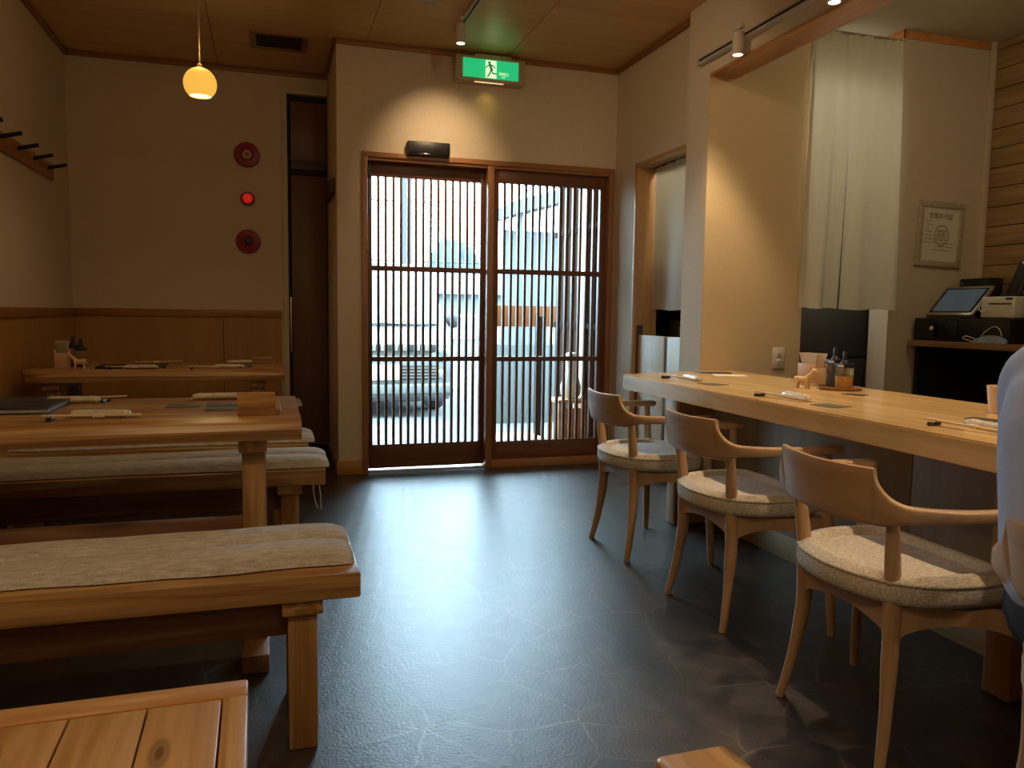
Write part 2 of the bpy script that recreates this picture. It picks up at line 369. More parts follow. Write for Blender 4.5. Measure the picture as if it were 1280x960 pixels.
struct(MB().bb((3.462, YT-.012, ZC-.075), (XK-.02, YT+.004, ZC-.03), .002).bb((3.455, YT-.012, ZC-.075), (3.475, YT+.16, ZC-.03), .002).build('trim_2', M['soffit']))
struct(MB().bb((2.3, YK, 0), (XK+T, YK+T, ZC)).build('wall_kitchen_back', M['wall_kitchen'], smooth=False))
# plank wall on the right of the kitchen
mb = MB(); z = 0
while z < ZC-.03:
    h = min(.115, ZC-.03-z); mb.bb((XK, YR, z+.002), (XK+.03, YT, z+h-.002), .003); z += .115
mb.bb((XK+.02, YR, 0), (XK+T, YK, ZC), mat=1)
struct(mb.build('wall_plank', [M['plankwall'], M['groove']]))
struct(MB().bb((XK-.03, YT-.03, 0), (XK, YT, ZC-.03), .002).build('trim_3', M['wall_kitchen']))
# mouldings under the ceiling
mh, mw = .032, .022
struct(MB().bb((XL, YB-mw, ZC-mh), (XN, YB, ZC), .004).build('trim_4', M['mould']))
struct(MB().bb((XL, YR, ZC-mh), (XL+mw, YB, ZC), .004).build('trim_5', M['mouldY']))
struct(MB().bb((XN-.02, YD-mw, ZC-mh), (XR, YD, ZC), .004).build('trim_6', M['mould']))
struct(MB().bb((XR-mw, yo0, ZC-mh), (XR, YD, ZC), .004).build('trim_7', M['mouldY']))
struct(MB().bb((XN-mw, YD-mw, ZC-mh), (XN, YB, ZC), .004).build('trim_8', M['mouldY']))
# wainscot and dado rail
struct(MB().bb((XL, YB-.012, 0), (-.322, YB, 1.0)).bb((-.318, YB-.012, 0), (.075, YB, 1.0)).bb((-.33, YB-.004, 0), (-.31, YB, 1.0), mat=1).build('trim_9', [M['wains'], M['groove']], smooth=False))
struct(MB().bb((XL, YR, 0), (XL+.012, 3.9, 1.0)).bb((XL, 3.904, 0), (XL+.012, YB, 1.0)).build('trim_10', M['wains'], smooth=False))
struct(MB().bb((XL, YB-.026, 1.0), (.075, YB, 1.052), .004).build('trim_11', M['dado']))
struct(MB().bb((XL, YR, 1.0), (XL+.026, YB, 1.052), .004).build('trim_12', M['dado']))
struct(MB().bb((XN-.012, YD-.012, 0), (x0d, YD, .092), .003).build('baseboard_entrance', M['base']))
struct(MB().bb((XN-.012, YD, 0), (XN, YB, .092), .003).build('baseboard_nook', M['base']))
struct(MB().bb((XR-.012, yo1+.02, 0), (XR, YD-.02, .092), .003).build('baseboard_right', M['base']))
# lining of the kitchen hatch
struct(MB().bb((XR-.006, yo1-.022, 0), (XR+.17, yo1, zo), .003).bb((XR-.006, yo0, zo-.022), (XR+.17, yo1, zo), .003).build('trim_13', M['hatch']))
# back corner doorway with brown panel door and transom bar
d = MB().bb((.09, YB-.02, 0), (.128, YB+.05, 2.608), .003).bb((.128, YB-.02, 2.575), (XN-.005, YB+.05, 2.608), .003).build('door_1', M['wall'])
struct(d)
MB().bb((.128, YB+.03, .02), (.15, YB+.06, 2.575)).bb((.15, YB+.03, 2.53), (XN-.005, YB+.06, 2.575)).build('door_track', M['black_m'], d)
MB().bb((.152, YB+.02, .06), (XN-.008, YB+.05, 2.02), .003).build('door_panel', M['bdoor'], d)
MB().bb((.152, YB+.02, 2.12), (XN-.008, YB+.05, 2.53), .003).build('transom_panel', M['bdoor'], d)
MB().bb((.152, YB-.005, 2.055), (XN-.008, YB+.04, 2.118), .003).build('transom_bar', M['darkbrown'], d)
MB().bb((.152, YB+.0, 2.02), (XN-.008, YB+.04, 2.05), .003).build('transom_rail', M['black_m'], d)
MB().bb((.135, YB-.026, .75), (.148, YB-.004, 1.15), .004).build('door_handle', M['alum'], d)
struct(MB().bb((.09, YB+.06, 0), (XN+.1, YB+.16, ZC)).build('wall_behind_door', M['black_m'], smooth=False))

# ------------------------------------------------------------------ entrance: framed sliding lattice doors
dr = struct(MB()
  .bb((x0d, YD-.018, 0), (x0d+.036, YD+.16, zd), .003)
  .bb((x1d-.04, YD-.018, 0), (x1d, YD+.16, zd), .003)
  .bb((1.383, YD-.012, 0), (1.425, YD+.10, zd-.02), .003)
  .build('door_2', M['frame']))
MB().bb((x0d, YD-.02, zd-.032), (x1d, YD+.16, zd), .003).bb((x0d, YD-.006, zd-.05), (x1d, YD+.10, zd-.03), .002).build('head_rail', M['frameX'], dr)
MB().bb((1.425, YD-.012, 0), (x1d-.04, YD+.16, .052), .003).build('sill_rail', M['frameX'], dr)
MB().bb((x0d+.036, YD+.04, -.01), (1.383, YD+.14, .006), .001).build('floor_track', M['alum'], dr)
def lattice(xa, xb, y, zb, zt, n, name, stile):
    """one lattice sash: stiles, rails, slats, glass"""
    s = MB().bb((xa, y, zb), (xa+stile[0], y+.036, zt), .002).bb((xb-stile[1], y, zb), (xb, y+.036, zt), .002).build(name, M['sash'], dr)
    MB().bb((xa+stile[0], y, zb), (xb-stile[1], y+.036, .176), .002).build('bottom_rail', M['sashX'], s)
    MB().bb((xa+stile[0], y, 1.922), (xb-stile[1], y+.036, zt), .002).build('top_rail', M['sashX'], s)
    for zz in (.744, 1.336):
        MB().bb((xa+stile[0], y-.003, zz-.016), (xb-stile[1], y+.036, zz+.016), .002).build('middle_rail', M['sashX'], s)
    g0, g1 = xa+stile[0], xb-stile[1]; pit = (g1-g0+.0165)/n
    mb = MB()
    for k in range(1, n):
        xc = g0+k*pit-.0165/2
        mb.bb((xc-.00825, y+.002, .17), (xc+.00825, y+.030, 1.93), .0015)
    mb.build('lattice', M['sash'], s)
    MB().bb((g0-.004, y+.031, .17), (g1+.004, y+.035, 1.93)).build('pane', M['glass'], s, smooth=False)
    return s
lattice(x0d+.036, 1.383, YD+.072, .018, zd-.035, 15, 'sliding_sash', (.038, .028))
lattice(1.425, x1d-.04, YD+.03, .052, zd-.035, 15, 'fixed_sash', (.045, .044))
# dark latch hardware at the top left of the sliding leaf
MB().bb((x0d+.040, YD+.03, 1.90), (x0d+.062, YD+.072, 2.00), .004).tube([(x0d+.05, YD+.04, 1.9), (x0d+.05, YD+.04, 1.66)], .006).build('closer_arm', M['black'], dr)

# ------------------------------------------------------------------ kitchen hatch boards
hb = thing('half_door', 'pale low swing boards closing the kitchen hatch by the lattice door', 'half door', (XR+.045, 4.38, 0))
MB().bb((-.014, .012-.02, .03), (.014, .35, .925), .003).build('board', M['paleW'], hb)
MB().bb((-.014, -.36, .03), (.014, -.052, .925), .003).build('board', M['paleW'], hb)
MB().bb((-.006, -.05, .03), (.006, -.01, .92)).build('hinge_strip', M['darkbrown'], hb)
MB().bb((-.02, .351, 0), (.02, .366, .99), .002).build('post', M['darkbrown'], hb)

# ------------------------------------------------------------------ counter
ct = thing('dining_counter', 'long pale cypress counter with thick slab top in front of the kitchen', 'counter', (2.05, 1.0, 0))
def L(p): return (p[0]-2.05, p[1]-1.0)
pl = [L(p) for p in ((1.664, -1.6), (1.664, 3.50), (1.672, 3.545), (1.69, 3.575), (1.72, 3.592), (2.236, 3.764), (2.43, 3.764), (2.43, -1.6))]
b = bmesh.new(); n = len(pl)
vs = [b.verts.new((x, y, .69)) for x, y in pl]; f = b.faces.new(vs)
ex = bmesh.ops.extrude_face_region(b, geom=[f])
for v in ex['geom']:
    if isinstance(v, bmesh.types.BMVert): v.co.z = .76
bmesh.ops.recalc_face_normals(b, faces=list(b.faces))
bmesh.ops.bevel(b, geom=[e for e in b.edges if len(e.link_faces) == 2 and e.calc_face_angle() > 1.0], offset=.005, segments=2, affect='EDGES')
MB().bm(b).build('countertop', M['counter'], ct)
mb = MB(); ys = [-1.6, -.55, .35, 1.26, 2.17, 3.08, 3.765]
for i in range(6): mb.bb((2.14-2.05, ys[i]+.0025-1, .105), (2.165-2.05, ys[i+1]-.0025-1, .69), .001)
mb.bb((2.155-2.05, -2.6, .10), (2.19-2.05, 2.765, .69), mat=1)
mb.build('front_panel', [M['cpanel'], M['groove']], ct)
MB().bb((2.138-2.05, -2.6, 0), (2.17-2.05, 2.765, .105), .002).build('kick_board', M['kick'], ct)
for y in (3.50, 1.62, -.3):
    MB().bb((1.93-2.05, y-.045-1, 0), (2.138-2.05, y+.045-1, .69), .012, 3).build('leg', M['cleg'], ct)

# ------------------------------------------------------------------ counter chairs
def leg_tube(pts, rad, flat=.82):
    P = spline(pts, 6); n = len(P); Rr = []
    m = len(rad)-1
    for i in range(n):
        t = i/(n-1)*m; k = min(int(t), m-1); q = t-k; q = q*q*(3-2*q)
        Rr.append(rad[k]*(1-q)+rad[k+1]*q)
    return MB().tube(P, Rr, 14, flat=flat, up=(1, 0, 0))
def crest():
    half = [(.200, .278), (.125, .293), (.045, .297), (-.03, .290), (-.095, .268), (-.143, .233), (-.176, .192), (-.198, .145), (-.211, .08), (-.216, 0)]
    pts = [(x, y, 0) for x, y in half]+[(x, -y, 0) for x, y in half[-2::-1]]
    P = spline(pts, 6); n = len(P)
    acc = [0.]
    for i in range(1, n): acc.append(acc[-1]+(P[i]-P[i-1]).length)
    tot = acc[-1]
    s_corner = None
    for i in range(n):
        if P[i].y <= .168: s_corner = acc[i]; break
    Ld = .080
    # extra samples around the corner so that the drop keeps its shape
    def at(s):
        s = max(0, min(tot, s))
        for i in range(1, n):
            if acc[i] >= s:
                t = (s-acc[i-1])/max(1e-9, acc[i]-acc[i-1]); return P[i-1].lerp(P[i], t)
        return P[-1]
    S = [i/70*tot for i in range(71)]
    for k in range(13):
        q = s_corner-Ld*(k/12)**2; S += [q, tot-q]
    S = sorted(S); SS = [S[0]]
    for q in S[1:]:
        if q-SS[-1] > 4e-4: SS.append(q)
    rings = []
    for s in SS:
        p = at(s); tg = (at(s+.004)-at(s-.004)).normalized(); nrm = Vector((-tg.y, tg.x, 0))     # nrm: points inward or outward
        ctr = Vector((.02, 0, 0))-p
        if nrm.dot(ctr) < 0: nrm = -nrm                                  # inward
        d = min(s, tot-s)                                                # distance from the nearest tip
        e = s_corner-d                                                   # >0 on the arm side of the corner
        back = 1.0 if e <= 0 else (1-math.sqrt(max(0, 1-(1-min(1, e/Ld))**2)) if e < Ld else 0.)
        arm = max(0, min(1, (e-.0)/.10)); arm = arm*arm*(3-2*arm)
        zt = .640+.076*back+.004*(1-arm)
        zb = .612-.030*(1-arm)-.010*max(0, 1-max(0, e-.05)/.16)*arm
        if e <= 0: zb -= .004*min(1, -e/.12); zt -= .004*min(1, -e/.15)
        wid = .022*(1-arm)+(.036+.032*max(0, 1-d/.17))*arm
        tipf = 1.0 if d > .03 else math.sqrt(max(.02, 1-((.03-d)/.03)**2))
        wid *= tipf; hz = (zt-zb)/2*(.55+.45*tipf); zc = (zt+zb)/2
        lean = -.020*(1-arm)                                             # top leans outward
        ring = []
        for k in range(16):
            a = 2*PI*k/16; ca, sa = math.cos(a), math.sin(a)
            ex_ = .45
            u = math.copysign(abs(ca)**ex_, ca)*wid/2; v = math.copysign(abs(sa)**ex_, sa)*hz
            q = p+nrm*(u-lean*(-(v/max(hz, 1e-6)))*.5*1.0)
            ring.append(Vector((q.x, q.y, zc+v)))
        rings.append(ring)
    return MB().rings(rings)
def seat_mesh():
    # D plan: straight front (+x) with rounded corners, full round back
    out = []
    half = [(.195, 0), (.195, .10), (.192, .17), (.180, .212), (.150, .234), (.10, .243), (.03, .245), (-.04, .236), (-.10, .212), (-.148, .168), (-.176, .112), (-.190, .055), (-.195, 0)]
    pts = [(x, y, 0) for x, y in half]+[(x, -y, 0) for x, y in half[-2:0:-1]]
    P = spline(pts+[pts[0]], 4)[:-1]
    def ins(d, z): return [Vector((p.x*(1-d/.195), p.y*(1-d/.245), z)) for p in P]
    lay = [(.05, .392), (.014, .393), (.003, .399), (0, .410), (0, .436), (.003, .442), (-.001, .445), (-.001, .449), (.004, .452), (.010, .455), (.022, .464), (.042, .465), (.054, .459), (.060, .4500), (.066, .4490), (.076, .4520), (.10, .4515), (.14, .450), (.188, .449)]
    return MB().rings([ins(d, z) for d, z in lay])
def make_chair(label):
    t = thing('counter_chair', label, 'chair', (0, 0, 0), 0, 'low-backed armchairs along the counter')
    crest().build('crest_rail', M['beechY'], t, ang=50)
    seat_mesh().build('seat', M['seat'], t, ang=60)
    for sg in (1, -1):
        leg_tube([(-.163, .192*sg, 0), (-.140, .176*sg, .12), (-.124, .162*sg, .26), (-.122, .160*sg, .37), (-.132, .163*sg, .48), (-.148, .172*sg, .60)],
                 [.0130, .0160, .0215, .0245, .0200, .0155]).build('leg', M['beech'], t)
        leg_tube([(.180, .305*sg, 0), (.174, .296*sg, .15), (.166, .284*sg, .34), (.160, .278*sg, .46), (.152, .276*sg, .622)],
                 [.0125, .0165, .0205, .0185, .0140]).build('leg', M['beech'], t)
        # side rail, arched below
        a0, a1 = Vector((-.120, .160*sg, 0)), Vector((.164, .283*sg, 0)); rg = []
        for k in range(13):
            q = k/12; p = a0.lerp(a1, q); lo = .300+.05*math.sin(PI*q)**.6; nn = Vector((-(a1-a0).y, (a1-a0).x, 0)).normalized()*.011
            rg.append([Vector((p.x+nn.x, p.y+nn.y, .388)), Vector((p.x-nn.x, p.y-nn.y, .388)), Vector((p.x-nn.x, p.y-nn.y, lo)), Vector((p.x+nn.x, p.y+nn.y, lo))])
        MB().rings(rg).build('side_rail', M['beech'], t)
    for x, hw, nm in ((-.122, .158, 'back_rail'), (.165, .282, 'front_rail')):
        rg = []
        for k in range(15):
            q = k/14; y = -hw+2*hw*q; lo = .305+.042*math.sin(PI*q)**.5
            rg.append([Vector((x-.011, y, .388)), Vector((x+.011, y, .388)), Vector((x+.011, y, lo)), Vector((x-.011, y, lo))])
        MB().rings(rg).build(nm, M['beechY'], t)
    return t
ch = make_chair('beech armchair at the far end of the counter, nearest the lattice door')
ch.location = (1.605, 3.170, 0)
dup(ch, (1.598, 2.408, 0), R(0), 'beech armchair second from the far end, between two empty chairs')
dup(ch, (1.512, 1.598, 0), R(-.8), 'empty beech armchair nearest the camera, pulled slightly out beside the person')
dup(ch, (1.412, .838, 0), R(-4), 'armchair cut off by the right edge, with the person sitting in it')

# ------------------------------------------------------------------ benches, tables, pads
def bench(label, x0, x1, y0, y1, zt=.437, left_legs=True):
    t = thing('bench', label, 'bench', ((x0+x1)/2, (y0+y1)/2, 0), 0, 'long pine benches on the left')
    cx, cy = (x0+x1)/2, (y0+y1)/2; hx, hy = (x1-x0)/2, (y1-y0)/2
    MB().bb((-hx, -hy, zt-.062), (hx, hy, zt), .006).build('seat_board', M['pine'], t)
    for sx in ((1, -1) if left_legs else (1,)):
        xl = sx*(hx-.135)
        MB().bb((xl-.047, -hy+.012, zt-.098), (xl+.047, hy-.012, zt-.062), .003).build('bearer', M['pineY'], t)
        for sy in (1, -1):
            y = sy*(hy-.06)
            MB().bb((xl-.034, y-.034, 0), (xl+.034, y+.034, zt-.098), .005).build('leg', M['pineZ'], t)
    MB().bb((-hx+.155, -hy+.095, zt-.175), (hx-.16, -hy+.14, zt-.062), .003).build('stretcher', M['pine_dk'], t)
    return t
bench('pine bench with grey pad in the foreground, its end leg nearest the camera', -1.15, .198, 1.845, 2.215)
bench('pine bench with grey pad right behind the middle table', -1.15, .198, 3.115, 3.485)
bench('pine bench with grey pad in front of the far table', -1.15, .165, 3.80, 4.15, .425)
bench('pine bench behind the far table against the wainscot', -1.15, .165, 5.28, 5.62, .425)
def pad(label, x0, x1, y0, y1, z, sag=.0, tie=True):
    cy = (y0+y1)/2
    prof = []
    hw = (y1-y0)/2
    ts = [i/44 for i in range(45)]
    rings = []
    xs_ = [x0, x0+.01, x0+.03, x0+.06]+[x0+.06+(x1-x0-.12)*k/16 for k in range(1, 16)]+[x1-.06, x1-.034, x1-.014, x1-.004, x1]
    for i, x in enumerate(xs_):
        e = min(x-x0, x1-x); f = 1.0 if e >= .06 else math.sqrt(max(.0, 1-((.06-e)/.06)**2))
        f = max(f, .12); wv = .006*math.sin(x*9.1)+.004*math.sin(x*23+1)
        h = (.040+.003*math.sin(x*6+2))*(.35+.65*f); hw_ = hw*(.93+.07*f)
        ring = []
        N = 26
        for k in range(N+1):                    # top: two long rolls with a seam between
            u = -1+2*k/N
            a = abs(u*2) % 2; loc = (abs(u)-.5)*2
            zz = h*(.10+.90*max(0, 1-abs(loc)**3.0)**.5)
            ring.append(Vector((x, cy+wv+u*hw_, z+zz)))
        for k in range(N+1):                    # underside
            u = 1-2*k/N
            ring.append(Vector((x, cy+wv+u*hw_*.96, z+.001+(.0 if abs(u) < .92 else .004))))
        rings.append(ring)
    o = MB().rings(rings).build('bench_pad', M['pad'], None, ang=80)
    tag(o, label, 'cushion', 'grey linen bench pads')
    return o
pad('grey linen pad on the bench in the foreground', -1.10, .190, 1.90, 2.205, .437)
p2 = pad('grey linen pad on the bench just behind the middle table', -1.10, .215, 3.135, 3.455, .437)
MB().tube([(.15, 3.20, .44), (.165, 3.17, .42), (.150, 3.108, .36), (.158, 3.105, .31), (.168, 3.106, .285)], .0022, 6).tube([(.15, 3.2, .44), (.17, 3.165, .41), (.178, 3.108, .34), (.180, 3.104, .28)], .0022, 6).build('tie_string', M['white'], p2)
pad('grey linen pad on the bench in front of the far table', -1.10, .195, 3.825, 4.12, .425)
pad('grey linen pad behind the far table, only its end corner showing', -1.10, .19, 5.28, 5.56, .425)

def table(label, x0, x1, y0, y1, zt, left_round=False, sled=True):
    cx, cy = (x0+x1)/2, (y0+y1)/2; hx, hy = (x1-x0)/2, (y1-y0)/2
    t = thing('dining_table', label, 'table', (cx, cy, 0), 0, 'pine dining tables on the left')
    rg = []; th = .056
    N = 40
    for i in range(N+1):
        x = -hx+2*hx*i/N; e = x+hx
        yy = hy+.005*math.sin(x*5+cy)
        if left_round and e < .16: yy *= .72+.28*math.sqrt(max(0, 1-((.16-e)/.16)**2))
        prof = [(-yy+.010, -th), (-yy+.002, -th*.75), (-yy-.001, -th*.45), (-yy+.006, -th*.15), (-yy+.022, 0), (yy-.022, 0), (yy-.006, -th*.15), (yy+.001, -th*.45), (yy-.002, -th*.75), (yy-.010, -th)]
        rg.append([Vector((x, a, zt+b_)) for a, b_ in prof])
    MB().rings(rg).build('tabletop', M['table'], t, ang=30)
    for sx in (1, -1):
        xl = sx*(hx-.137)
        MB().bb((xl-.04, -hy+.06, zt-th-.042), (xl+.04, hy-.06, zt-th), .004).build('bearer', M['pineY'], t)
        for sy in (1, -1): MB().bb((xl-.033, sy*(hy-.16)-.045, .05), (xl+.033, sy*(hy-.16)+.045, zt-th-.042), .004).build('leg', M['pineZ'], t)
        MB().bb((xl-.039, -hy-.005, 0), (xl+.039, hy+.005, .055), .006).build('foot', M['pineY'], t)
    MB().bb((-hx+.14, -.02, .28), (hx-.14, .02, .38), .003).build('stretcher', M['pine_dk'], t)
    return t
table('middle pine table with a black menu book, between two padded benches', -1.22, .082, 2.32, 3.03, .74)
table('far pine table with rounded wall end, by the wainscot', -1.20, .067, 4.36, 5.08, .735, True)

# low planked table in the left foreground
lt = thing('planked_table', 'low honey-coloured planked table with bordered top in the left front corner', 'table', (-.60, 1.02, 0), R(.9))
MB().bb((-.60, .285, .37), (.56, .345, .425), .004).bb((-.60, -.345, .37), (.56, -.285, .425), .004).build('long_border', M['plankX'], lt)
MB().bb((.522, -.285, .37), (.56, .285, .425), .002).build('end_border', M['plank'], lt)
mb = MB(); x = .519
while x > -.59:
    mb.bb((max(x-.1085, -.6), -.284, .385), (x, .284, .4235), .0025); x -= .1115
mb.bb((-.60, -.284, .375), (.521, .284, .39), mat=1)
mb.build('planks', [M['plank'], M['groove']], lt)
for sx, sy in ((.50, .28), (.50, -.28), (-.54, .28), (-.54, -.28)):
    MB().bb((sx-.03, sy-.03, 0), (sx+.03, sy+.03, .37), .004).build('leg', M['pineZ'], lt)

# small stool whose corner shows at the bottom
st = thing('stool', 'small pale wooden stool with rounded corners, its corner at the bottom edge of the floor', 'stool', (.578, .79, 0), R(1.0))
pl = []
for cx_, cy_, a0 in ((.0465, .154, 0), (-.0465, .154, 90), (-.0465, -.154, 180), (.0465, -.154, 270)):
    pl += [(cx_+.016*math.cos(R(a0+k*15)), cy_+.016*math.sin(R(a0+k*15))) for k in range(7)]
def _in(d_, z): return [Vector((x*(1-d_/.0625), y*(1-d_/.17), z)) for x, y in pl]
MB().rings([_in(.005, .400), _in(.001, .402), _in(0, .406), _in(0, .424), _in(.001, .428), _in(.005, .430)]).build('seat', M['plank'], st, ang=60)
for sx in (1, -1):
    for sy in (1, -1): MB().tube([(sx*.052, sy*.15, 0), (sx*.042, sy*.125, .402)], [.011, .015], 12).build('leg', M['beech'], st)
MB().bb((-.008, -.13, .17), (.008, .13, .20), .003).build('stretcher', M['beech'], st)

# ------------------------------------------------------------------ ceiling and wall fittings
M['shade'] = plain('glowing_shade', (.9, .65, .2), .5, emit=(1.0, .54, .075), estr=.85)
M['bulb'] = plain('lit_opening', (1, .9, .6), .5, emit=(1, .86, .50), estr=2.0)
M['cord'] = plain('pale_cord', (.45, .35, .22), .6)
M['lens'] = plain('spot_lens', (1, 1, 1), .5, emit=(1, .93, .78), estr=2.2)
M['spotw'] = plain('spot_white', (.62, .57, .50), .45)
M['trackw'] = plain('track_grey', (.52, .48, .44), .45)
M['red'] = plain('alarm_red', (.28, .012, .018), .4)
M['redlit'] = plain('alarm_lamp_red', (.6, .02, .02), .3, emit=(1.0, .02, .015), estr=.38)
M['green'] = plain('exit_green', (.02, .35, .15), .4, emit=(.02, .62, .22), estr=.75)
M['green_dk'] = plain('exit_figure_green', (.01, .12, .06), .4, emit=(.02, .20, .08), estr=.6)
M['exitw'] = plain('exit_white', (.8, .9, .7), .4, emit=(.80, .95, .58), estr=.9)
M['lamp_y'] = plain('exit_down_light', (.9, .8, .5), .4, emit=(1, .72, .32), estr=1.0)
M['ivory'] = plain('ivory_plastic', (.52, .42, .29), .5)
M['paper'] = plain('paper', (.72, .68, .58), .8)
M['ink'] = plain('ink', (.16, .15, .11), .8)
M['inkg'] = plain('green_ink', (.28, .30, .20), .8)

px_, py_, pz_ = -.32, 4.30, 2.172
pd = thing('pendant_lamp', 'glowing yellow globe pendant lamp hanging by a thin cord over the far table', 'lamp', (px_, py_, pz_))
rr = .079
prof = [(.006, rr*1.02)]+[(rr*math.sin(a)*1.0, rr*math.cos(a)*1.0) for a in [R(8+q*6) for q in range(1, 23)]]
prof = [p for p in prof if p[1] > -rr*.88]
MB().lathe(prof, n=40, cap=False).build('lamp_shade', M['shade'], pd, ang=80)
zl = prof[-1][1]
MB().lathe([(.0005, zl+.004), (prof[-1][0]-.001, zl+.003)], n=32, cap=False).build('lit_opening', M['bulb'], pd)
MB().lathe([(.012, rr), (.012, rr+.012), (.004, rr+.02)], n=14).build('cap', M['cord'], pd)
MB().tube([(0, 0, rr+.01), (0, 0, ZC-pz_-.0)], .0028, 8).build('cord', M['cord'], pd)
MB().lathe([(.04, ZC-pz_-.022), (.045, ZC-pz_-.012), (.045, ZC-pz_)], n=24).build('canopy', M['cord'], pd)
spot('pendant_light', (px_, py_, pz_-rr-.01), (px_, py_, 0), 5, 150, .6, (1, .70, .36), .05)
point('pendant_glow', (px_, py_, pz_+.16), 1.0, (1, .62, .25), .05)
# two more pendants of the row hang out of frame nearer the camera: only their light reaches the picture
for yy, ww in ((2.68, 4), (.70, 20)):
    spot('pendant_light', (px_-.1, yy, pz_-rr), (px_-.2, yy, 0), ww, 150, .6, (1, .70, .36), .05)
    point('pendant_glow', (px_, yy, pz_+.16), 1.6, (1, .62, .25), .05)

# ceiling vent
vt = thing('ceiling_vent', 'brown slotted air vent in the ceiling near the corner door', 'vent', (.073, 5.25, ZC))
mb = MB().bb((-.17, -.165, -.012), (.172, -.12, 0), .003).bb((-.17, .12, -.012), (.172, .165, 0), .003).bb((-.17, -.12, -.012), (-.135, .12, 0), .003).bb((.137, -.12, -.012), (.172, .12, 0), .003)
mb.build('frame', plain('vent_frame', (.28, .15, .06), .5), vt)
mb = MB()
for k in range(24): mb.box((-.13+k*.0114, 0, -.006), (.003, .24, .011), rot=(0, .5, 0))
mb.build('louvre', M['darkbrown'], vt)
MB().bb((-.135, -.12, -.0015), (.137, .12, 0)).build('duct', M['black_m'], vt)
# round ceiling light at the top edge
t = thing('ceiling_speaker', 'round white fitting in the ceiling at the top edge of the photo', 'ceiling fitting', (.83, 4.27, ZC))
MB().lathe([(.085, 0), (.085, -.006), (.07, -.013), (.0005, -.015)], n=32).build('cover', plain('fitting_white', (.5, .47, .42), .5), t)
MB().lathe([(.02, -.0145), (.018, -.018), (.0005, -.018)], n=20).build('grille', M['trackw'], t)

def track_spot(name, label, loc, ang=0, group='white track spotlights'):
    t = thing(name, label, 'spotlight', loc, ang, group)
    MB().bb((-.012, -.035, .0), (.012, .035, .022), .003).build('adapter', M['spotw'], t)
    MB().tube([(0, 0, .004), (0, 0, -.02)], .006, 10).build('stem', M['spotw'], t)
    MB().lathe([(.026, -.012), (.028, -.016), (.028, -.112), (.025, -.116)], n=26).build('housing', M['spotw'], t)
    MB().lathe([(.0232, -.1175), (.0005, -.1178)], n=24, cap=False).build('lens', M['lens'], t)
    return t
# ceiling track with a spotlight over the door
tr = thing('ceiling_track', 'short white lighting track on the ceiling in front of the exit sign', 'lighting track', (1.075, 4.20, ZC))
MB().bb((-.018, -.55, -.02), (.018, .49, 0), .002).build('rail', M['spotw'], tr)
MB().bb((-.006, -.52, -.0206), (.006, .45, -.010)).build('slot', M['black_m'], tr)
MB().bb((-.019, .45, -.026), (.019, .49, 0), .002).build('end_cap', M['spotw'], tr)
track_spot('track_spotlight', 'white cylinder spotlight on the ceiling track left of the exit sign', (1.04, 4.44, ZC-.045))
spot('door_spot_light', (1.04, 4.46, ZC-.165), (1.05, 5.09, 2.04), 32, 72, 1.0)
# added unseen fill spots that brighten the right wall and the entrance end
spot('aisle_fill', (1.075, 3.10, 2.58), (2.30, 4.30, 1.75), 16, 95, 1.0)
spot('aisle_fill', (1.075, 2.70, 2.58), (1.00, 4.60, 1.10), 8, 110, 1.0)
# track along the beam with spotlights over the counter
tr = thing('beam_track', 'long white lighting track along the side of the beam above the counter', 'lighting track', (XP-.018, 2.4, 2.408))
MB().bb((-.018, -3.0, -.017), (.018, 1.455, .017), .002).build('rail', M['trackw'], tr)
MB().bb((-.0186, -2.9, -.006), (-.010, 1.43, .006)).build('slot', M['black_m'], tr)
xs_ = XP-.062
def beam_spot(y, label):
    track_spot('beam_spotlight', label, (xs_, y, 2.430), 0, 'white spotlights on the beam')
beam_spot(3.42, 'white cylinder spotlight on the beam near the tan wall')
beam_spot(2.74, 'white cylinder spotlight on the beam cut by the top edge of the photo')
for y, wt in ((3.42, 30), (2.74, 32), (2.02, 32), (1.30, 32), (.55, 32)):
    spot('beam_spot_light', (xs_, y, 2.305), (xs_-.22, y-.02, 0), wt, 88, .55)
spot('tan_wall_spot_light', (xs_, 3.42, 2.30), (2.20, 3.80, .9), 10, 70, .8, (1, .70, .36))

# warm fill lights added overhead out of frame for general ambience; no fixtures there
for xx, yy in ((.2, -.9), (1.1, .2)):
    point('room_fill', (xx, yy, 2.30), 10, (1, .77, .47), .20)
# coat rack on the left wall
cr = thing('coat_rack', 'wooden coat rack board with black pegs on the left wall', 'coat rack', (XL, 4.70, 1.865))
MB().bb((0, -.90, -.045), (.02, .755, .045), .003).build('board', M['dado'], cr)
for y in (.633, .325, .04, -.25, -.54):
    MB().tube([(.018, y, .010), (.115, y, .034)], [.0105, .0105], 12).build('peg', M['black_m'], cr)
for y in (.50, .19):
    MB().lathe([(.0045, 0), (.0045, .0015), (.0005, .002)], n=12, mtx=Matrix.Translation((.020, y, -.01)) @ Matrix.Rotation(PI/2, 4, 'Y')).build('screw', M['alum'], cr)
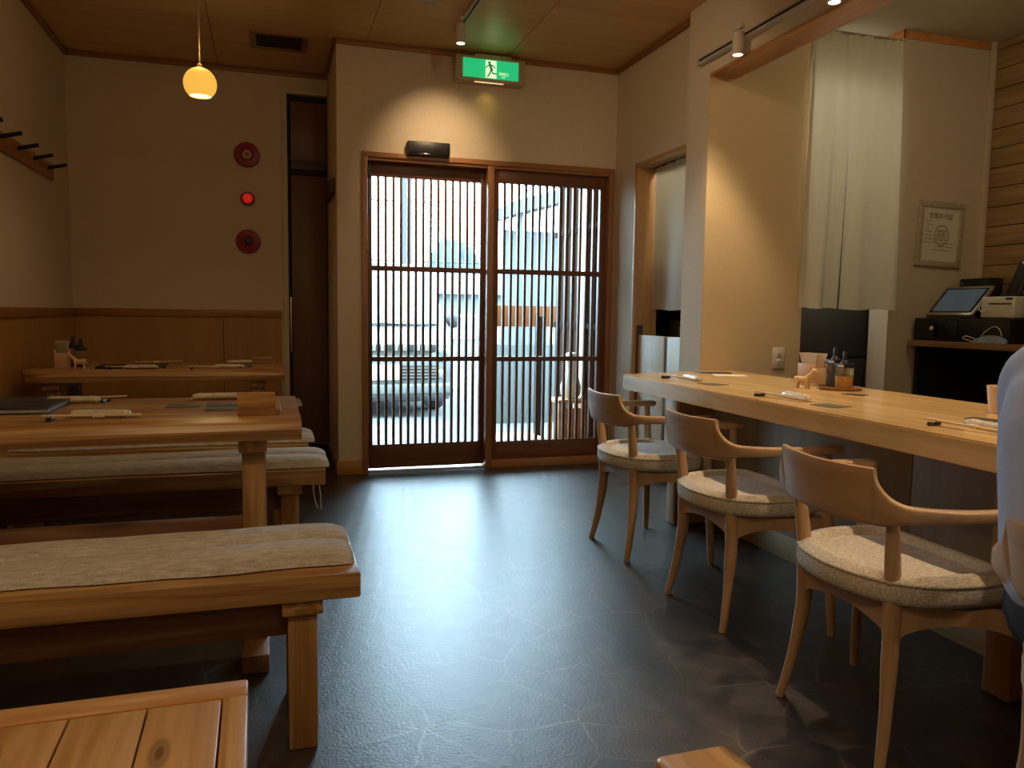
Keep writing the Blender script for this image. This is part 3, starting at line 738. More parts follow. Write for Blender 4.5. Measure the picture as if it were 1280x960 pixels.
# fire alarm trio on the back wall
def alarm(name, label, z, r, kind):
    mt = Matrix.Rotation(PI/2, 4, 'X')
    t = thing(name, label, 'fire alarm', (-.143, YB, z))
    if kind == 'lamp':
        MB().lathe([(r, 0), (r, .02), (r*.85, .03), (.0005, .03)], n=30, mtx=mt).build('base', M['red'], t)
        MB().lathe([(r*.66, .029), (r*.62, .05), (r*.4, .066), (.0005, .071)], n=28, mtx=mt).build('lens', M['redlit'], t)
    else:
        MB().lathe([(r, 0), (r, .022), (r*.93, .030), (r*.5, .036), (r*.42, .030), (.0005, .030)], n=40, mtx=mt).build('plate', M['red'], t)
        MB().lathe([(r*.34, .028), (r*.34, .037), (r*.28, .040), (.0005, .040)], n=26, mtx=mt).build('button', M['ivory'] if kind == 'bell' else M['black'], t)
        MB().lathe([(r*.16, .039), (r*.14, .044), (.0005, .044)], n=20, mtx=mt).build('stud', M['red'] if kind == 'bell' else M['darkbrown'], t)
alarm('alarm_button', 'dark red round alarm disc with ivory centre, topmost on the back wall', 2.13, .086, 'bell')
alarm('alarm_lamp', 'small glowing red alarm lamp between two red discs', 1.83, .048, 'lamp')
alarm('alarm_bell', 'red round alarm disc with dark centre, lowest of the three', 1.533, .083, 'horn')
# bracket on the nook side
o = MB().bb((XN-.03, 5.21, 1.806), (XN, 5.72, 1.90), .004).build('wall_board', M['darkbrown']); tag(o, 'dark wooden hook board on the narrow nook wall beside the corner door', 'wall board')
# door sensor
ds = thing('door_sensor', 'black box motion sensor above the lattice door', 'sensor', (.98, YD, 2.09))
MB().bb((-.137, -.055, -.030), (.137, 0, .045), .008).build('case', M['black'], ds)
MB().bb((-.135, -.052, -.044), (.135, 0, -.026), .006).build('window', M['blackg'], ds)
# exit sign
es = thing('exit_sign', 'lit green emergency exit sign with running figure above the door', 'exit sign', (1.368, YD, 2.606))
MB().bb((-.229, -.10, -.077), (.229, 0, .077), .008).build('case', M['ivory'], es)
MB().bb((-.10, -.085, .075), (.14, -.02, .095), .002).build('mount', M['ivory'], es)
MB().bb((-.184, -.1022, -.058), (.184, -.099, .058)).build('face', M['green'], es, smooth=False)
pg = MB().bb((-.036, -.1032, -.055), (.036, -.102, .055)).build('pictogram', M['exitw'], es, smooth=False)
mb = MB(); yq = -.1040
mb.lathe([(.0085, 0), (.0085, .0008)], n=18, mtx=Matrix.Translation((-.012, yq+.0006, .040)) @ Matrix.Rotation(PI/2, 4, 'X'))
def stroke(pts, wd):
    for (ax, az), (bx, bz) in zip(pts[:-1], pts[1:]):
        dx, dz = bx-ax, bz-az; l = math.hypot(dx, dz); mb.box(((ax+bx)/2, yq, (az+bz)/2), (l+wd*.7, .0008, wd), rot=(0, -math.atan2(dz, dx), 0))
stroke([(-.008, .027), (.004, -.002)], .017)
stroke([(-.008, .026), (-.024, .020), (-.033, .008)], .007)
stroke([(.000, .026), (.018, .022), (.026, .008)], .007)
stroke([(.004, -.004), (.010, -.024), (.034, -.026)], .008)
stroke([(.000, -.004), (-.010, -.030), (-.022, -.046)], .009)
mb.build('running_figure', M['green_dk'], pg, smooth=False)
text_mesh('非常口', .022, 'lettering', M['exitw'], es, Matrix.Translation((.085, -.1030, -.025)) @ Matrix.Rotation(PI/2, 4, 'X'))
text_mesh('EXIT', .012, 'lettering', M['exitw'], es, Matrix.Translation((.085, -.1030, -.043)) @ Matrix.Rotation(PI/2, 4, 'X'))
MB().bb((-.10, -.085, -.0795), (.09, -.07, -.076)).build('down_light', M['lamp_y'], es, smooth=False)
MB().tube([(-.20, -.09, -.07), (-.20, -.09, -.15)], .0016, 6).ell((-.20, -.09, -.155), (.005, .005, .007), 10, 8).build('pull_cord', M['ivory'], es)
spot('exit_down_light', (1.36, YD-.075, 2.523), (1.36, YD-.02, 2.2), .55, 120, 1, (1, .72, .15))
point('exit_glow', (1.368, YD-.20, 2.61), .07, (.1, 1, .35), .05)
# outlet on the tan wall
ol = thing('wall_outlet', 'white double wall socket on the tan wall above the counter', 'outlet', (2.727, YT, .826))
MB().bb((-.037, -.008, -.060), (.037, 0, .060), .004).build('cover', M['white'], ol)
for z in (.022, -.022):
    so = MB().bb((-.016, -.0105, z-.014), (.016, -.007, z+.014), .002).build('socket', M['white'], ol)
    MB().bb((-.008, -.0112, z-.006), (-.005, -.010, z+.006)).bb((.005, -.0112, z-.006), (.008, -.010, z+.006)).build('slots', M['black'], so)

# ------------------------------------------------------------------ noren curtains
def noren_panel(x0a, x1a, x0b, x1b, zt, zb, amp, seed, nf):
    """sheet hanging from zt to zb in a local x-z plane with soft folds, closed thin solid"""
    NX, NZ = 46, 26; th = .0022; g = []
    for side in (1, -1):
        gr = []
        for j in range(NZ+1):
            v = j/NZ; z = zt+(zb-zt)*v; row = []
            for i in range(NX+1):
                u = i/NX; x = (x0a+(x1a-x0a)*u)*(1-v)+(x0b+(x1b-x0b)*u)*v
                fo = amp*(.55+.45*v)*(math.sin(u*nf*2*PI+seed)+.45*math.sin(u*nf*3.7*PI+seed*2.3+v*1.2))
                fo += (.006*math.sin(u*nf*9*PI+seed) if v < .06 else 0)*(1-v/.06 if v < .06 else 0)
                row.append(Vector((x, fo+side*th/2, z+.004*math.sin(u*9+seed)*v)))
            gr.append(row)
        g.append(gr)
    mb = MB()
    for gr in g: mb.rings(gr, cap=False, closed=False)
    edge = [(g[0], g[1])]
    a, b_ = g
    mb.rings([[r[0] for r in a], [r[0] for r in b_]], cap=False, closed=False)
    mb.rings([[r[-1] for r in a], [r[-1] for r in b_]], cap=False, closed=False)
    mb.rings([a[0], b_[0]], cap=False, closed=False); mb.rings([a[-1], b_[-1]], cap=False, closed=False)
    return mb
nr = thing('noren_curtain', 'tall off-white split curtain hanging in the kitchen doorway beside the tan wall', 'curtain', (2.82, YT-.035, 0))
noren_panel(.035, .30, .008, .254, 2.615, 1.108, .015, .6, 1.5).build('curtain_panel', M['noren'], nr, ang=80)
noren_panel(.298, .625, .282, .680, 2.615, 1.104, .015, 2.2, 1.7).build('curtain_panel', M['noren'], nr, ang=80)
MB().tube([(.02, 0, 2.618), (.635, 0, 2.618)], .007, 10).build('rod', M['alum'], nr)
nr2 = thing('hatch_curtain', 'short off-white curtain hanging inside the kitchen hatch next to the lattice door', 'curtain', (2.42, 4.74, 0), R(-90))
noren_panel(.0, .74, .02, .73, 2.012, 1.09, .014, 1.1, 1.3).build('curtain_panel', M['noren'], nr2, ang=80)
MB().tube([(-.02, 0, 2.016), (.76, 0, 2.016)], .006, 10).build('rod', M['black'], nr2)

# ------------------------------------------------------------------ kitchen beyond
fr = thing('refrigerator', 'dark steel kitchen refrigerator showing below the tall split curtain', 'refrigerator', (3.42, 4.66, 0))
MB().bb((-.46, -.33, .03), (.46, .33, 1.82), .01).build('body', M['fridge'], fr)
MB().bb((-.455, -.36, .80), (.452, -.332, 1.80), .006).build('upper_door', M['fridge'], fr)
MB().bb((-.455, -.36, .06), (.452, -.332, .785), .006).build('lower_door', M['fridge'], fr)
MB().bb((.37, -.392, .88), (.40, -.36, 1.30), .006).build('handle', M['steel'], fr)
MB().bb((.37, -.392, .40), (.40, -.36, .72), .006).build('handle', M['steel'], fr)
rk = thing('kitchen_rack', 'black kitchen shelf unit seen through the hatch below the short curtain', 'shelf', (2.72, 4.72, 0))
for x in (-.18, .18):
    for y in (-.44, .44): MB().bb((x-.012, y-.012, 0), (x+.012, y+.012, 1.60), .002).build('upright', M['steel'], rk)
MB().bb((.17, -.45, .4), (.19, .45, 1.60)).bb((-.19, .43, .4), (.19, .45, 1.60)).build('back_panel', M['black_m'], rk)  # black sheets added so the brightly lit wall behind doesn't show through
for z in (.45, .86, 1.22, 1.58): MB().bb((-.19, -.45, z), (.17, .45, z+.02), .002).build('shelf', M['black_m'], rk)
cb = thing('cardboard_box', 'printed carton on the rack in the hatch', 'box', (2.72, 4.62, .8815))
MB().bb((-.12, -.17, 0), (.12, .17, .14), .003).build('carton', plain('carton', (.085, .06, .04), .8), cb)
MB().bb((-.1215, -.10, .04), (-.119, .06, .10)).build('print', M['ink'], cb)
bg_ = MB().tube(spline([(-.10, -.14, .142), (-.05, -.09, .165), (.02, -.02, .18), (.05, .06, .165), (.02, .14, .142)], 6), [.004]+[.03]*23+[.004], 10, flat=.7).build('plastic_bag', plain('bag_red', (.12, .045, .03), .5), None, (2.66, 4.60, .905))
tag(bg_, 'crumpled reddish bag on top of the carton in the hatch', 'bag')
cbl = MB().tube(spline([(2.545, 4.275, .62), (2.52, 4.33, .90), (2.56, 4.45, 1.03), (2.6, 4.55, 1.05), (2.66, 4.62, 1.03)], 8), .006, 8).build('hanging_cable', M['black'])
tag(cbl, 'black cable looping in front of the carton in the hatch', 'cable')
spot('kitchen_lamp', (2.95, 4.62, 2.60), (2.85, 4.55, 0), 75, 168, .3, (1, .96, .86), .12)
point('serving_fill', (3.15, 2.25, 2.62), 10, (1, .84, .52), .10)  # added fill to light the kitchen front, without a fixture
# register desk
dk = thing('register_desk', 'black register desk with brown shelf top by the plank wall', 'desk', (3.87, 3.0, 0))
MB().bb((-.26, -.75, .897), (.255, .755, .932), .003).build('desk_top', wood('desk_top_wood', (.28, .15, .06), (.38, .22, .10), 'Y', .4), dk)
MB().bb((-.20, .73, 0), (.25, .755, .897)).bb((-.20, -.75, 0), (.25, -.725, .897)).bb((.225, -.725, 0), (.25, .73, .897)).build('carcass', M['black_m'], dk, smooth=False)
MB().bb((-.18, -.725, .40), (.225, .73, .42)).build('shelf', M['black_m'], dk, smooth=False)
MB().bb((-.245, -.02, .83), (-.22, .01, .897), .002).build('bracket', M['cleg'], dk)
cd = thing('cash_drawer', 'black cash drawer with a bright keyhole on the register desk', 'cash drawer', (3.84, 3.46, .932))
MB().bb((-.19, -.34, .003), (.20, .29, .130), .004).build('case', M['black'], cd)
MB().bb((-.201, -.02, .012), (-.19, .28, .120), .003).build('drawer_front', M['blackg'], cd)
MB().lathe([(.012, 0), (.012, .006), (.008, .009), (.0005, .009)], n=18, mtx=Matrix.Translation((-.201, .15, .072)) @ Matrix.Rotation(-PI/2, 4, 'Y')).build('keyhole', M['white'], cd)
tb = thing('register_tablet', 'tilted silver-framed register tablet with grey-blue screen on the cash drawer', 'tablet', (3.70, 3.565, 1.064))
tilt = Matrix.Rotation(R(-45), 4, 'Y') @ Matrix.Rotation(PI, 4, 'Y')
def tb_box(a, b_, bev=0.):
    mb = MB().bb(a, b_, bev); mt = Matrix.Translation((.0, 0, .012)) @ Matrix.Rotation(R(42), 4, 'Y')
    mb.v = [tuple(mt @ Vector(v)) for v in mb.v]; return mb
tb_box((-.008, -.165, 0), (.010, .155, .225), .006).build('body', M['alum'], tb)
tb_box((-.0092, -.150, .020), (-.0078, .140, .205)).build('bezel', M['blackg'], tb, smooth=False)
tb_box((-.0100, -.135, .028), (-.0090, .125, .197)).build('screen', plain('tablet_screen', (.05, .06, .07), .15, emit=(.30, .42, .50), estr=.09), tb, smooth=False)
MB().bb((.03, -.06, .0), (.15, .05, .012), .003).bb((.10, -.03, .01), (.115, .02, .12), .003).build('stand', M['alum'], tb)
pr = thing('receipt_printer', 'white receipt printer beside the tilted tablet', 'printer', (3.80, 3.27, 1.064))
MB().bb((-.075, -.10, 0), (.085, .105, .118), .012, 3).build('case', M['white'], pr)
MB().bb((-.0765, -.085, .075), (-.07, .05, .083)).build('paper_slot', M['darkbrown'], pr)
MB().bb((-.0765, -.09, .100), (-.07, -.05, .112)).build('badge', plain('blue_badge', (.03, .06, .16), .4), pr)
MB().tube(spline([(-.076, .06, .05), (-.10, .065, .035), (-.105, .085, .05), (-.080, .10, .07)], 6), .003, 8).build('cable', M['white'], pr)
bd = thing('card_terminal', 'low black device behind the tablet against the plank wall', 'terminal', (4.02, 3.66, 1.064))
MB().bb((-.05, -.11, 0), (.06, .09, .235), .006).build('case', M['black'], bd)
MB().lathe([(.006, 0), (.006, .003), (.0005, .003)], n=12, mtx=Matrix.Translation((-.05, .07, .205)) @ Matrix.Rotation(-PI/2, 4, 'Y')).build('lamp', M['alum'], bd)
ph = thing('leaning_display', 'black slab display leaning upright on the receipt printer', 'display', (3.83, 3.27, 1.188))
mb = MB().bb((-.006, -.045, 0), (.006, .045, .185), .003); mt = Matrix.Rotation(R(16), 4, 'X') @ Matrix.Rotation(R(10), 4, 'Y')
mb.v = [tuple(mt @ Vector(v)) for v in mb.v]; mb.build('slab', M['blackg'], ph)
MB().bb((-.03, -.05, -.002), (.045, .05, .010), .003).build('foot', M['black'], ph)
# face mask lying on the desk edge
mk = thing('face_mask', 'blue and white folded face mask on the desk in front of the drawer', 'mask', (3.632, 3.22, .933))
rg = []
for i in range(15):
    u = i/14; y = .10-.20*u; hh = .006+.030*math.sin(PI*u)**.7+.010*u; rg.append([Vector((-.012, y, .001)), Vector((.010, y, .001)), Vector((.008, y, .001+hh)), Vector((-.004, y, .001+hh))])
MB().rings(rg).build('mask_cloth', plain('mask_blue', (.30, .38, .55), .8, noise=.2, nscale=30), mk)
MB().tube(spline([(0, .10, .006), (-.003, .14, .014), (-.004, .165, .022), (-.002, .145, .034), (0, .09, .02)], 6), .0025, 6).tube(spline([(.0, -.07, .04), (.0, -.055, .075), (0, -.02, .088), (0, .03, .060), (0, .05, .036)], 6), .0025, 6).build('ear_loop', M['white'], mk)
# small clear drawers at the right edge
dw = thing('drawer_tower', 'clear plastic drawer tower at the right edge of the register desk', 'drawers', (3.80, 2.96, .932))
M['acryl'] = thin_glass('clear_plastic', (.75, .72, .66), 1.0)
for k in range(3):
    z = .01+k*.092
    MB().bb((-.09, -.11, z), (.10, .11, z+.012), .002).build('shelf', M['cleg'], dw)
    f_ = MB().bb((-.088, -.105, z+.014), (-.082, .105, z+.088)).build('drawer', M['acryl'], dw, smooth=False)
    MB().bb((-.096, -.02, z+.045), (-.086, .02, z+.055), .001).build('pull', M['white'], f_)
MB().bb((-.092, -.113, .286), (.102, .113, .30), .002).bb((-.092, -.113, .0), (.102, -.108, .29)).bb((-.092, .108, .0), (.102, .113, .29)).build('case', plain('tower_case', (.20, .16, .11), .4), dw)
# framed licence
lf = thing('framed_licence', 'wood-framed licence certificate on the white kitchen wall', 'picture frame', (3.806, YT-.001, 1.556))
lf.rotation_euler = (0, R(1.8), 0)
mb = MB(); W_, H_, B_ = .168, .19, .034
mb.bb((-W_, -.020, H_-B_), (W_, 0, H_), .004).bb((-W_, -.020, -H_), (W_, 0, -H_+B_), .004).bb((-W_, -.020, -H_+B_), (-W_+B_, 0, H_-B_), .004).bb((W_-B_, -.020, -H_+B_), (W_, 0, H_-B_), .004)
mb.build('frame', plain('frame_grey_gold', (.44, .38, .28), .45, noise=.2, nscale=50), lf)
pp = MB().bb((-W_+B_, -.009, -H_+B_), (W_-B_, -.002, H_-B_)).build('certificate', M['paper'], lf, smooth=False)
RX = Matrix.Rotation(PI/2, 4, 'X')
text_mesh('営業許可証', .036, 'heading', M['ink'], lf, Matrix.Translation((0, -.0095, .105)) @ RX)
mb = MB()
for k, (a, b_) in enumerate(((-.11, -.07), (-.11, -.05), (-.11, -.085), (-.11, -.06), (-.11, -.06), (-.11, -.03), (-.11, .10), (-.03, .10), (-.05, .09))):
    mb.bb((a, -.0098, .075-k*.021), (b_, -.009, .078-k*.021))
mb.build('text_lines', M['ink'], lf, smooth=False)
mb = MB(); ring = []
for r_ in (.055, .048): ring.append([Vector((.012+r_*math.cos(2*PI*k/40), -.0099, -.005+r_*1.12*math.sin(2*PI*k/40))) for k in range(40)])
mb.rings(ring, cap=False)
for k in range(5): mb.bb((-.022+k*.015, -.0099, -.032+.004*(k % 2)), (-.016+k*.015, -.0092, .030-.006*((k+1) % 2)))
for z in (-.035, -.005, .022): mb.bb((-.025, -.0099, z), (.048, -.0092, z+.004))
mb.build('round_stamp', M['inkg'], lf, smooth=False)

# ------------------------------------------------------------------ things on the counter and the tables
M['box_w'] = wood('holder_wood', (.58, .37, .22), (.70, .48, .31), 'Z', .5, 1.5)
M['fig_w'] = wood('figurine_wood', (.66, .46, .25), (.78, .58, .34), 'X', .5, 2.)
M['tissue'] = plain('napkin_paper', (.82, .70, .55), .9)
M['trayw'] = wood('tray_wood', (.24, .10, .045), (.34, .15, .07), 'X', .35, 2.)
M['soy'] = plain('soy_sauce', (.035, .012, .006), .15)
M['vin'] = plain('amber_vinegar', (.85, .42, .03), .15)
M['clear'] = thin_glass('clear_bottle', (.93, .92, .90), .6)
_nt = M['clear'].node_tree; _df = nd(_nt, 'ShaderNodeBsdfDiffuse'); _df.inputs[0].default_value = (.75, .70, .62, 1)
_mx = nd(_nt, 'ShaderNodeMixShader'); _mx.inputs[0].default_value = .08
_src = _nt.nodes['Material Output'].inputs[0].links[0].from_socket
_nt.links.new(_src, _mx.inputs[1]); _nt.links.new(_df.outputs[0], _mx.inputs[2]); _nt.links.new(_mx.outputs[0], _nt.nodes['Material Output'].inputs[0])
M['label'] = plain('bottle_label', (.70, .66, .60), .6)
M['chop'] = wood('chopstick_wood', (.60, .45, .27), (.72, .57, .37), 'Y', .55, 3.)
M['rest'] = plain('dark_ceramic_rest', (.02, .03, .025), .15)
M['towel'] = plain('wrapped_towel', (.62, .56, .45), .3, noise=.15, nscale=60)
M['mat'] = plain('dark_green_paper', (.10, .10, .055), .7, noise=.3, nscale=60)
M['slate'] = plain('black_slip', (.05, .035, .02), .6)

def holder(loc, rz, label):
    t = thing('napkin_holder', label, 'napkin holder', loc, rz, 'napkin holders')
    MB().bb((-.036, -.052, 0), (.036, .052, .010), .002).bb((-.036, -.052, .010), (-.028, .052, .095), .002).bb((.028, -.052, .010), (.036, .052, .095), .002).bb((-.028, -.052, .010), (.028, -.045, .078), .002).bb((-.028, .045, .010), (.028, .052, .078), .002).build('box', M['box_w'], t)
    mb = MB()
    for k in range(9):
        x = -.022+k*.0055; fl = .010*abs(math.sin(k*2.1))
        mb.rings([[Vector((x-.001, -.040, .012)), Vector((x+.001, -.040, .012)), Vector((x+.001, .040, .012)), Vector((x-.001, .040, .012))],
                  [Vector((x-.001, -.041, .09)), Vector((x+.001, -.041, .09)), Vector((x+.001, .041, .09)), Vector((x-.001, .041, .09))],
                  [Vector((x*1.3-.001, -.056, .138+fl*.4)), Vector((x*1.3+.001, -.056, .138+fl*.4)), Vector((x*1.3+.001, .054, .142-fl*.4)), Vector((x*1.3-.001, .054, .142-fl*.4))]])
    mb.build('napkins', M['tissue'], t)
    return t
def animal(loc, rz, label):
    t = thing('wooden_animal', label, 'figurine', loc, rz, 'little wooden animal figurines')
    mb = MB().tube(spline([(-.030, 0, .036), (-.024, 0, .037), (.0, 0, .034), (.020, 0, .038), (.028, 0, .040)], 4), [.006]+[.013]*3+[.0155]*5+[.0145]*4+[.0135]*3+[.006], 14)
    mb.build('body', M['fig_w'], t)
    MB().tube([(.012, 0, .038), (.030, 0, .055), (.052, 0, .073)], [.011, .010, .0105], 12).build('neck', M['fig_w'], t)
    MB().tube([(.044, 0, .066), (.050, 0, .076), (.060, 0, .078)], [.010, .0125, .007], 12).build('head', M['fig_w'], t)
    for x, y in ((-.020, .009), (-.020, -.009), (.018, .009), (.018, -.009)):
        MB().tube([(x*1.15, y*1.1, 0), (x*1.12, y*1.1, .012), (x, y, .034)], [.0062, .0050, .0065], 10).build('leg', M['fig_w'], t)
    MB().tube([(-.029, 0, .038), (-.036, 0, .030), (-.037, 0, .020)], [.004, .004, .003], 8).build('tail', M['fig_w'], t)
    return t
def bottle(loc, label, liq, fill, sc=1.):
    t = thing('sauce_bottle', label, 'bottle', loc, R(4), 'sauce bottles on the tables and counter')
    h = .088*sc; w_ = .026
    MB().bb((-w_, -w_, .0), (w_, w_, h), .005, 3).build('bottle_body', M['clear'], t)
    MB().bb((-w_+.002, -w_+.002, .002), (w_-.002, w_-.002, fill), .004, 2).build('sauce', liq, t)
    MB().bb((-w_-.0015, -w_-.0015, h), (w_+.0015, w_+.0015, h+.017), .003).build('collar', M['black'], t)
    MB().bb((-w_-.0022, -.022, h+.003), (-w_-.001, .010, h+.013)).build('label_strip', M['label'], t)
    MB().lathe([(.017, h+.016), (.015, h+.024), (.0088, h+.030), (.0088, h+.062), (.007, h+.066), (.0005, h+.066)], n=18).build('spout', M['black'], t)
    return t
def tray(loc, label):
    t = thing('round_tray', label, 'tray', loc, 0, 'round wooden sauce trays')
    MB().lathe([(.0005, 0), (.082, 0), (.088, .004), (.089, .0125), (.086, .0125), (.083, .006), (.0005, .0055)], n=48, cap=False).build('tray_plate', M['trayw'], t)
    return t
zc_ = .7602
tray((2.262, 2.705, zc_), 'round red-brown wooden tray under the two sauce bottles on the counter')
bottle((2.243, 2.655, zc_+.0062), 'square bottle of amber vinegar on the counter tray', M['vin'], .052)
bottle((2.275, 2.752, zc_+.0062), 'square bottle of dark soy sauce on the counter tray', M['soy'], .052, 1.12)
holder((2.275, 2.895, zc_), R(4), 'pale wooden napkin holder full of napkins on the counter beside the sauce tray')
animal((2.135, 2.775, zc_), R(-62), 'carved wooden animal standing on the counter in front of the napkin holder')

def chopsticks(loc, rz, label, rest=True):
    t = thing('chopsticks', label, 'chopsticks', loc, rz, 'paired chopsticks laid at the place settings')
    for s_ in (1, -1):
        MB().tube([(s_*.0035, .125, .010), (s_*.0035, -.125, .0045)], [.0028, .0036], 8).build('chopstick', M['chop'], t)
    MB().bb((-.0085, -.03, .0015), (.0085, .0, .0115), .002).build('paper_band', M['paper'], t)
    return t
def rest_(loc, rz, label):
    t = MB().tube(spline([(-.026, 0, .006), (-.014, 0, .0052), (0, 0, .0045), (.014, 0, .0052), (.026, 0, .006)], 3), [.003]+[.0058]*4+[.0046]*3+[.0058]*4+[.003], 10).build('chopstick_rest', M['rest'], None, loc, (0, 0, rz))
    return tag(t, label, 'chopstick rest', 'dark chopstick rests')
def towel(loc, rz, label):
    t = thing('wrapped_towel', label, 'towel', loc, rz, 'rolled towels in wrappers')
    P = spline([(0, .080, .006), (0, .074, .008), (0, .060, .0115), (0, 0, .012), (0, -.060, .0115), (0, -.074, .008), (0, -.084, .005)], 4)
    rad = [.006, .010, .012, .014]+[.0168+.001*math.sin(k*1.7) for k in range(17)]+[.013, .010, .008, .006]
    MB().tube(P, rad[:len(P)], 14, flat=.68, up=(1, 0, 0)).build('roll', M['towel'], t)
    MB().bb((-.012, .078, .0035), (.012, .094, .0052), .001).bb((-.011, -.099, .003), (.011, -.082, .0045), .001).build('wrapper_end', M['towel'], t)
    return t
def slip(loc, rz, label, size=(.085, .105), mat=None, cat='paper slip', grp='dark paper slips and coasters'):
    o = MB().box((0, 0, .0009), (size[0], size[1], .0016), .0006).build('paper_slip', mat or M['mat'], None, loc, (0, 0, rz))
    return tag(o, label, cat, grp)
names = ['at the far end of the counter', 'in the middle of the counter', 'on the counter beside the person']
for i, (x, y) in enumerate(((1.800, 3.225), (1.765, 2.425), (1.792, 1.64))):
    nm = names[i]
    rest_((x-.014, y+.095, zc_), R(8), 'small dark chopstick rest '+nm)
    chopsticks((x, y, zc_+.0062), R(7), 'pale chopsticks laid '+nm)
    towel((x+.068, y-.01, zc_), R(-6), 'rolled wrapped towel '+nm)
    slip((x+.045, y-.225, zc_), R(12), 'dark green paper slip '+nm)
slip((2.215, 3.60, zc_), R(80), 'dark menu slip by the tan wall on the counter', (.10, .17), M['slate'])
slip((2.20, 3.42, zc_), R(70), 'pale menu card by the tan wall on the counter', (.11, .16), M['paper'])
slip((2.165, 2.50, zc_), R(30), 'dark slip on the counter right of the sauce tray', (.06, .085), M['slate'])
slip((2.04, 1.80, zc_), R(20), 'dark slip on the counter next to the mug', (.07, .10), M['slate'])
mg = thing('mug', 'pale pinkish cup on the counter half hidden behind the person', 'cup', (2.225, 1.918, zc_))
MB().lathe([(.028, 0), (.030, .004), (.036, .05), (.040, .088), (.0375, .089), (.034, .05), (.027, .008), (.0005, .007)], n=32, cap=False).build('cup_body', plain('pale_ceramic', (.72, .56, .46), .25), mg)
MB().tube(spline([(.0, -.037, .072), (0, -.060, .068), (0, -.064, .040), (0, -.036, .022)], 6), .0048, 10).build('handle', plain('pale_ceramic_handle', (.72, .56, .46), .25), mg)

# middle table
zt2, zt3 = .7405, .7355
mn = thing('menu_book', 'thick black menu book on the middle table', 'menu', (-.80, 2.78, zt2), R(0))
MB().bb((-.20, -.165, .014), (.165, .165, .0185), .0015).bb((-.20, -.165, 0), (.165, .165, .0035), .0015).bb((-.20, -.165, 0), (-.195, .165, .0185), .0015).build('cover', M['black'], mn)
MB().bb((-.193, -.160, .0036), (.160, .160, .0138)).build('pages', plain('menu_pages', (.42, .43, .45), .7), mn)
rest_((-.592, 2.452, zt2), R(85), 'dark chopstick rest at the front edge of the middle table')
chopsticks((-.485, 2.448, zt2+.0062), R(96), 'chopsticks along the front edge of the middle table')
towel((-.475, 2.505, zt2), R(84), 'wrapped towel beside the menu book, front of the middle table')
rest_((-.535, 2.905, zt2), R(70), 'dark chopstick rest at the back of the middle table, left')
chopsticks((-.60, 2.93, zt2+.0062), R(-86), 'chopsticks at the back of the middle table, left')
towel((-.63, 2.895, zt2), R(92), 'wrapped towel at the back of the middle table, left')
towel((-.185, 2.93, zt2), R(93), 'wrapped towel at the back of the middle table, behind the wooden box')
chopsticks((-.115, 2.955, zt2+.0062), R(-88), 'chopsticks at the back of the middle table, behind the wooden box')
rest_((-.008, 2.945, zt2), R(80), 'dark chopstick rest at the back right of the middle table')
slip((-.275, 2.745, zt2), R(88), 'small dark slip on the middle table left of the others')
slip((-.155, 2.765, zt2), R(92), 'green slip on the middle table, further of the two by the box')
slip((-.150, 2.640, zt2), R(90), 'green slip on the middle table, nearer of the two by the box')
def wbox(loc, rz, label, sc=1.):
    t = thing('menu_stand', label, 'menu stand', loc, rz, 'small wooden box stands')
    w0, h = .056*sc, .068*sc
    MB().rings([[Vector((-w0, -.018, 0)), Vector((w0*1.02, -.018, 0)), Vector((w0*1.02, .018, 0)), Vector((-w0, .018, 0))],
                [Vector((-w0, -.018, h)), Vector((w0*.92, -.018, h)), Vector((w0*.92, .018, h)), Vector((-w0, .018, h))]]).build('front_block', M['table'], t)
    MB().rings([[Vector((w0*.50, .0185, 0)), Vector((w0*1.25, .0185, 0)), Vector((w0*1.25, .30*sc, 0)), Vector((w0*.50, .30*sc, 0))],
                [Vector((w0*.48, .0185, .016)), Vector((w0*1.20, .0185, .016)), Vector((w0*1.20, .30*sc, .016)), Vector((w0*.48, .30*sc, .016))]]).build('tray_board', M['table'], t)
    return t
wbox((-.043, 2.475, zt2), 0, 'wooden box stand on the right end of the middle table')
# far table
holder((-1.065, 4.70, zt3), R(8), 'pale napkin holder on the far table by the left wall')
bottle((-1.035, 4.80, zt3), 'dark-capped sauce bottle behind the napkin holder on the far table', M['soy'], .05, 1.12)
bottle((-.985, 4.74, zt3), 'shorter dark-capped sauce bottle between napkin holder and animal on the far table', M['soy'], .045)
animal((-.965, 4.60, zt3), R(180), 'carved wooden animal on the far table beside the sauce bottles')
mn2 = thing('menu_book', 'thin black menu lying on the far table', 'menu', (-.72, 4.68, zt3), R(3))
MB().bb((-.17, -.12, 0), (.17, .12, .010), .002).build('cover', M['black'], mn2)
MB().bb((-.165, -.115, .002), (.1715, .115, .008)).build('pages', plain('menu_pages_b', (.42, .40, .36), .7), mn2)
chopsticks((-.70, 4.50, zt3+.0062), R(92), 'chopsticks at the front left of the far table')
rest_((-.80, 4.505, zt3), R(85), 'dark chopstick rest at the front left of the far table')
towel((-.66, 4.535, zt3), R(88), 'wrapped towel in front of the thin menu on the far table')
chopsticks((-.62, 4.93, zt3+.0062), R(-86), 'chopsticks at the back of the far table behind the menu')
chopsticks((-.30, 4.48, zt3+.0062), R(93), 'chopsticks at the front right of the far table')
rest_((-.405, 4.475, zt3), R(85), 'dark chopstick rest at the front right of the far table')
towel((-.22, 4.535, zt3), R(87), 'wrapped towel at the front right of the far table')
towel((-.17, 4.90, zt3), R(92), 'wrapped towel at the back right of the far table')
slip((-.13, 4.66, zt3), R(90), 'dark slip left of the wooden box on the far table')
wbox((-.045, 4.46, zt3), 0, 'wooden box stand on the right end of the far table', .95)

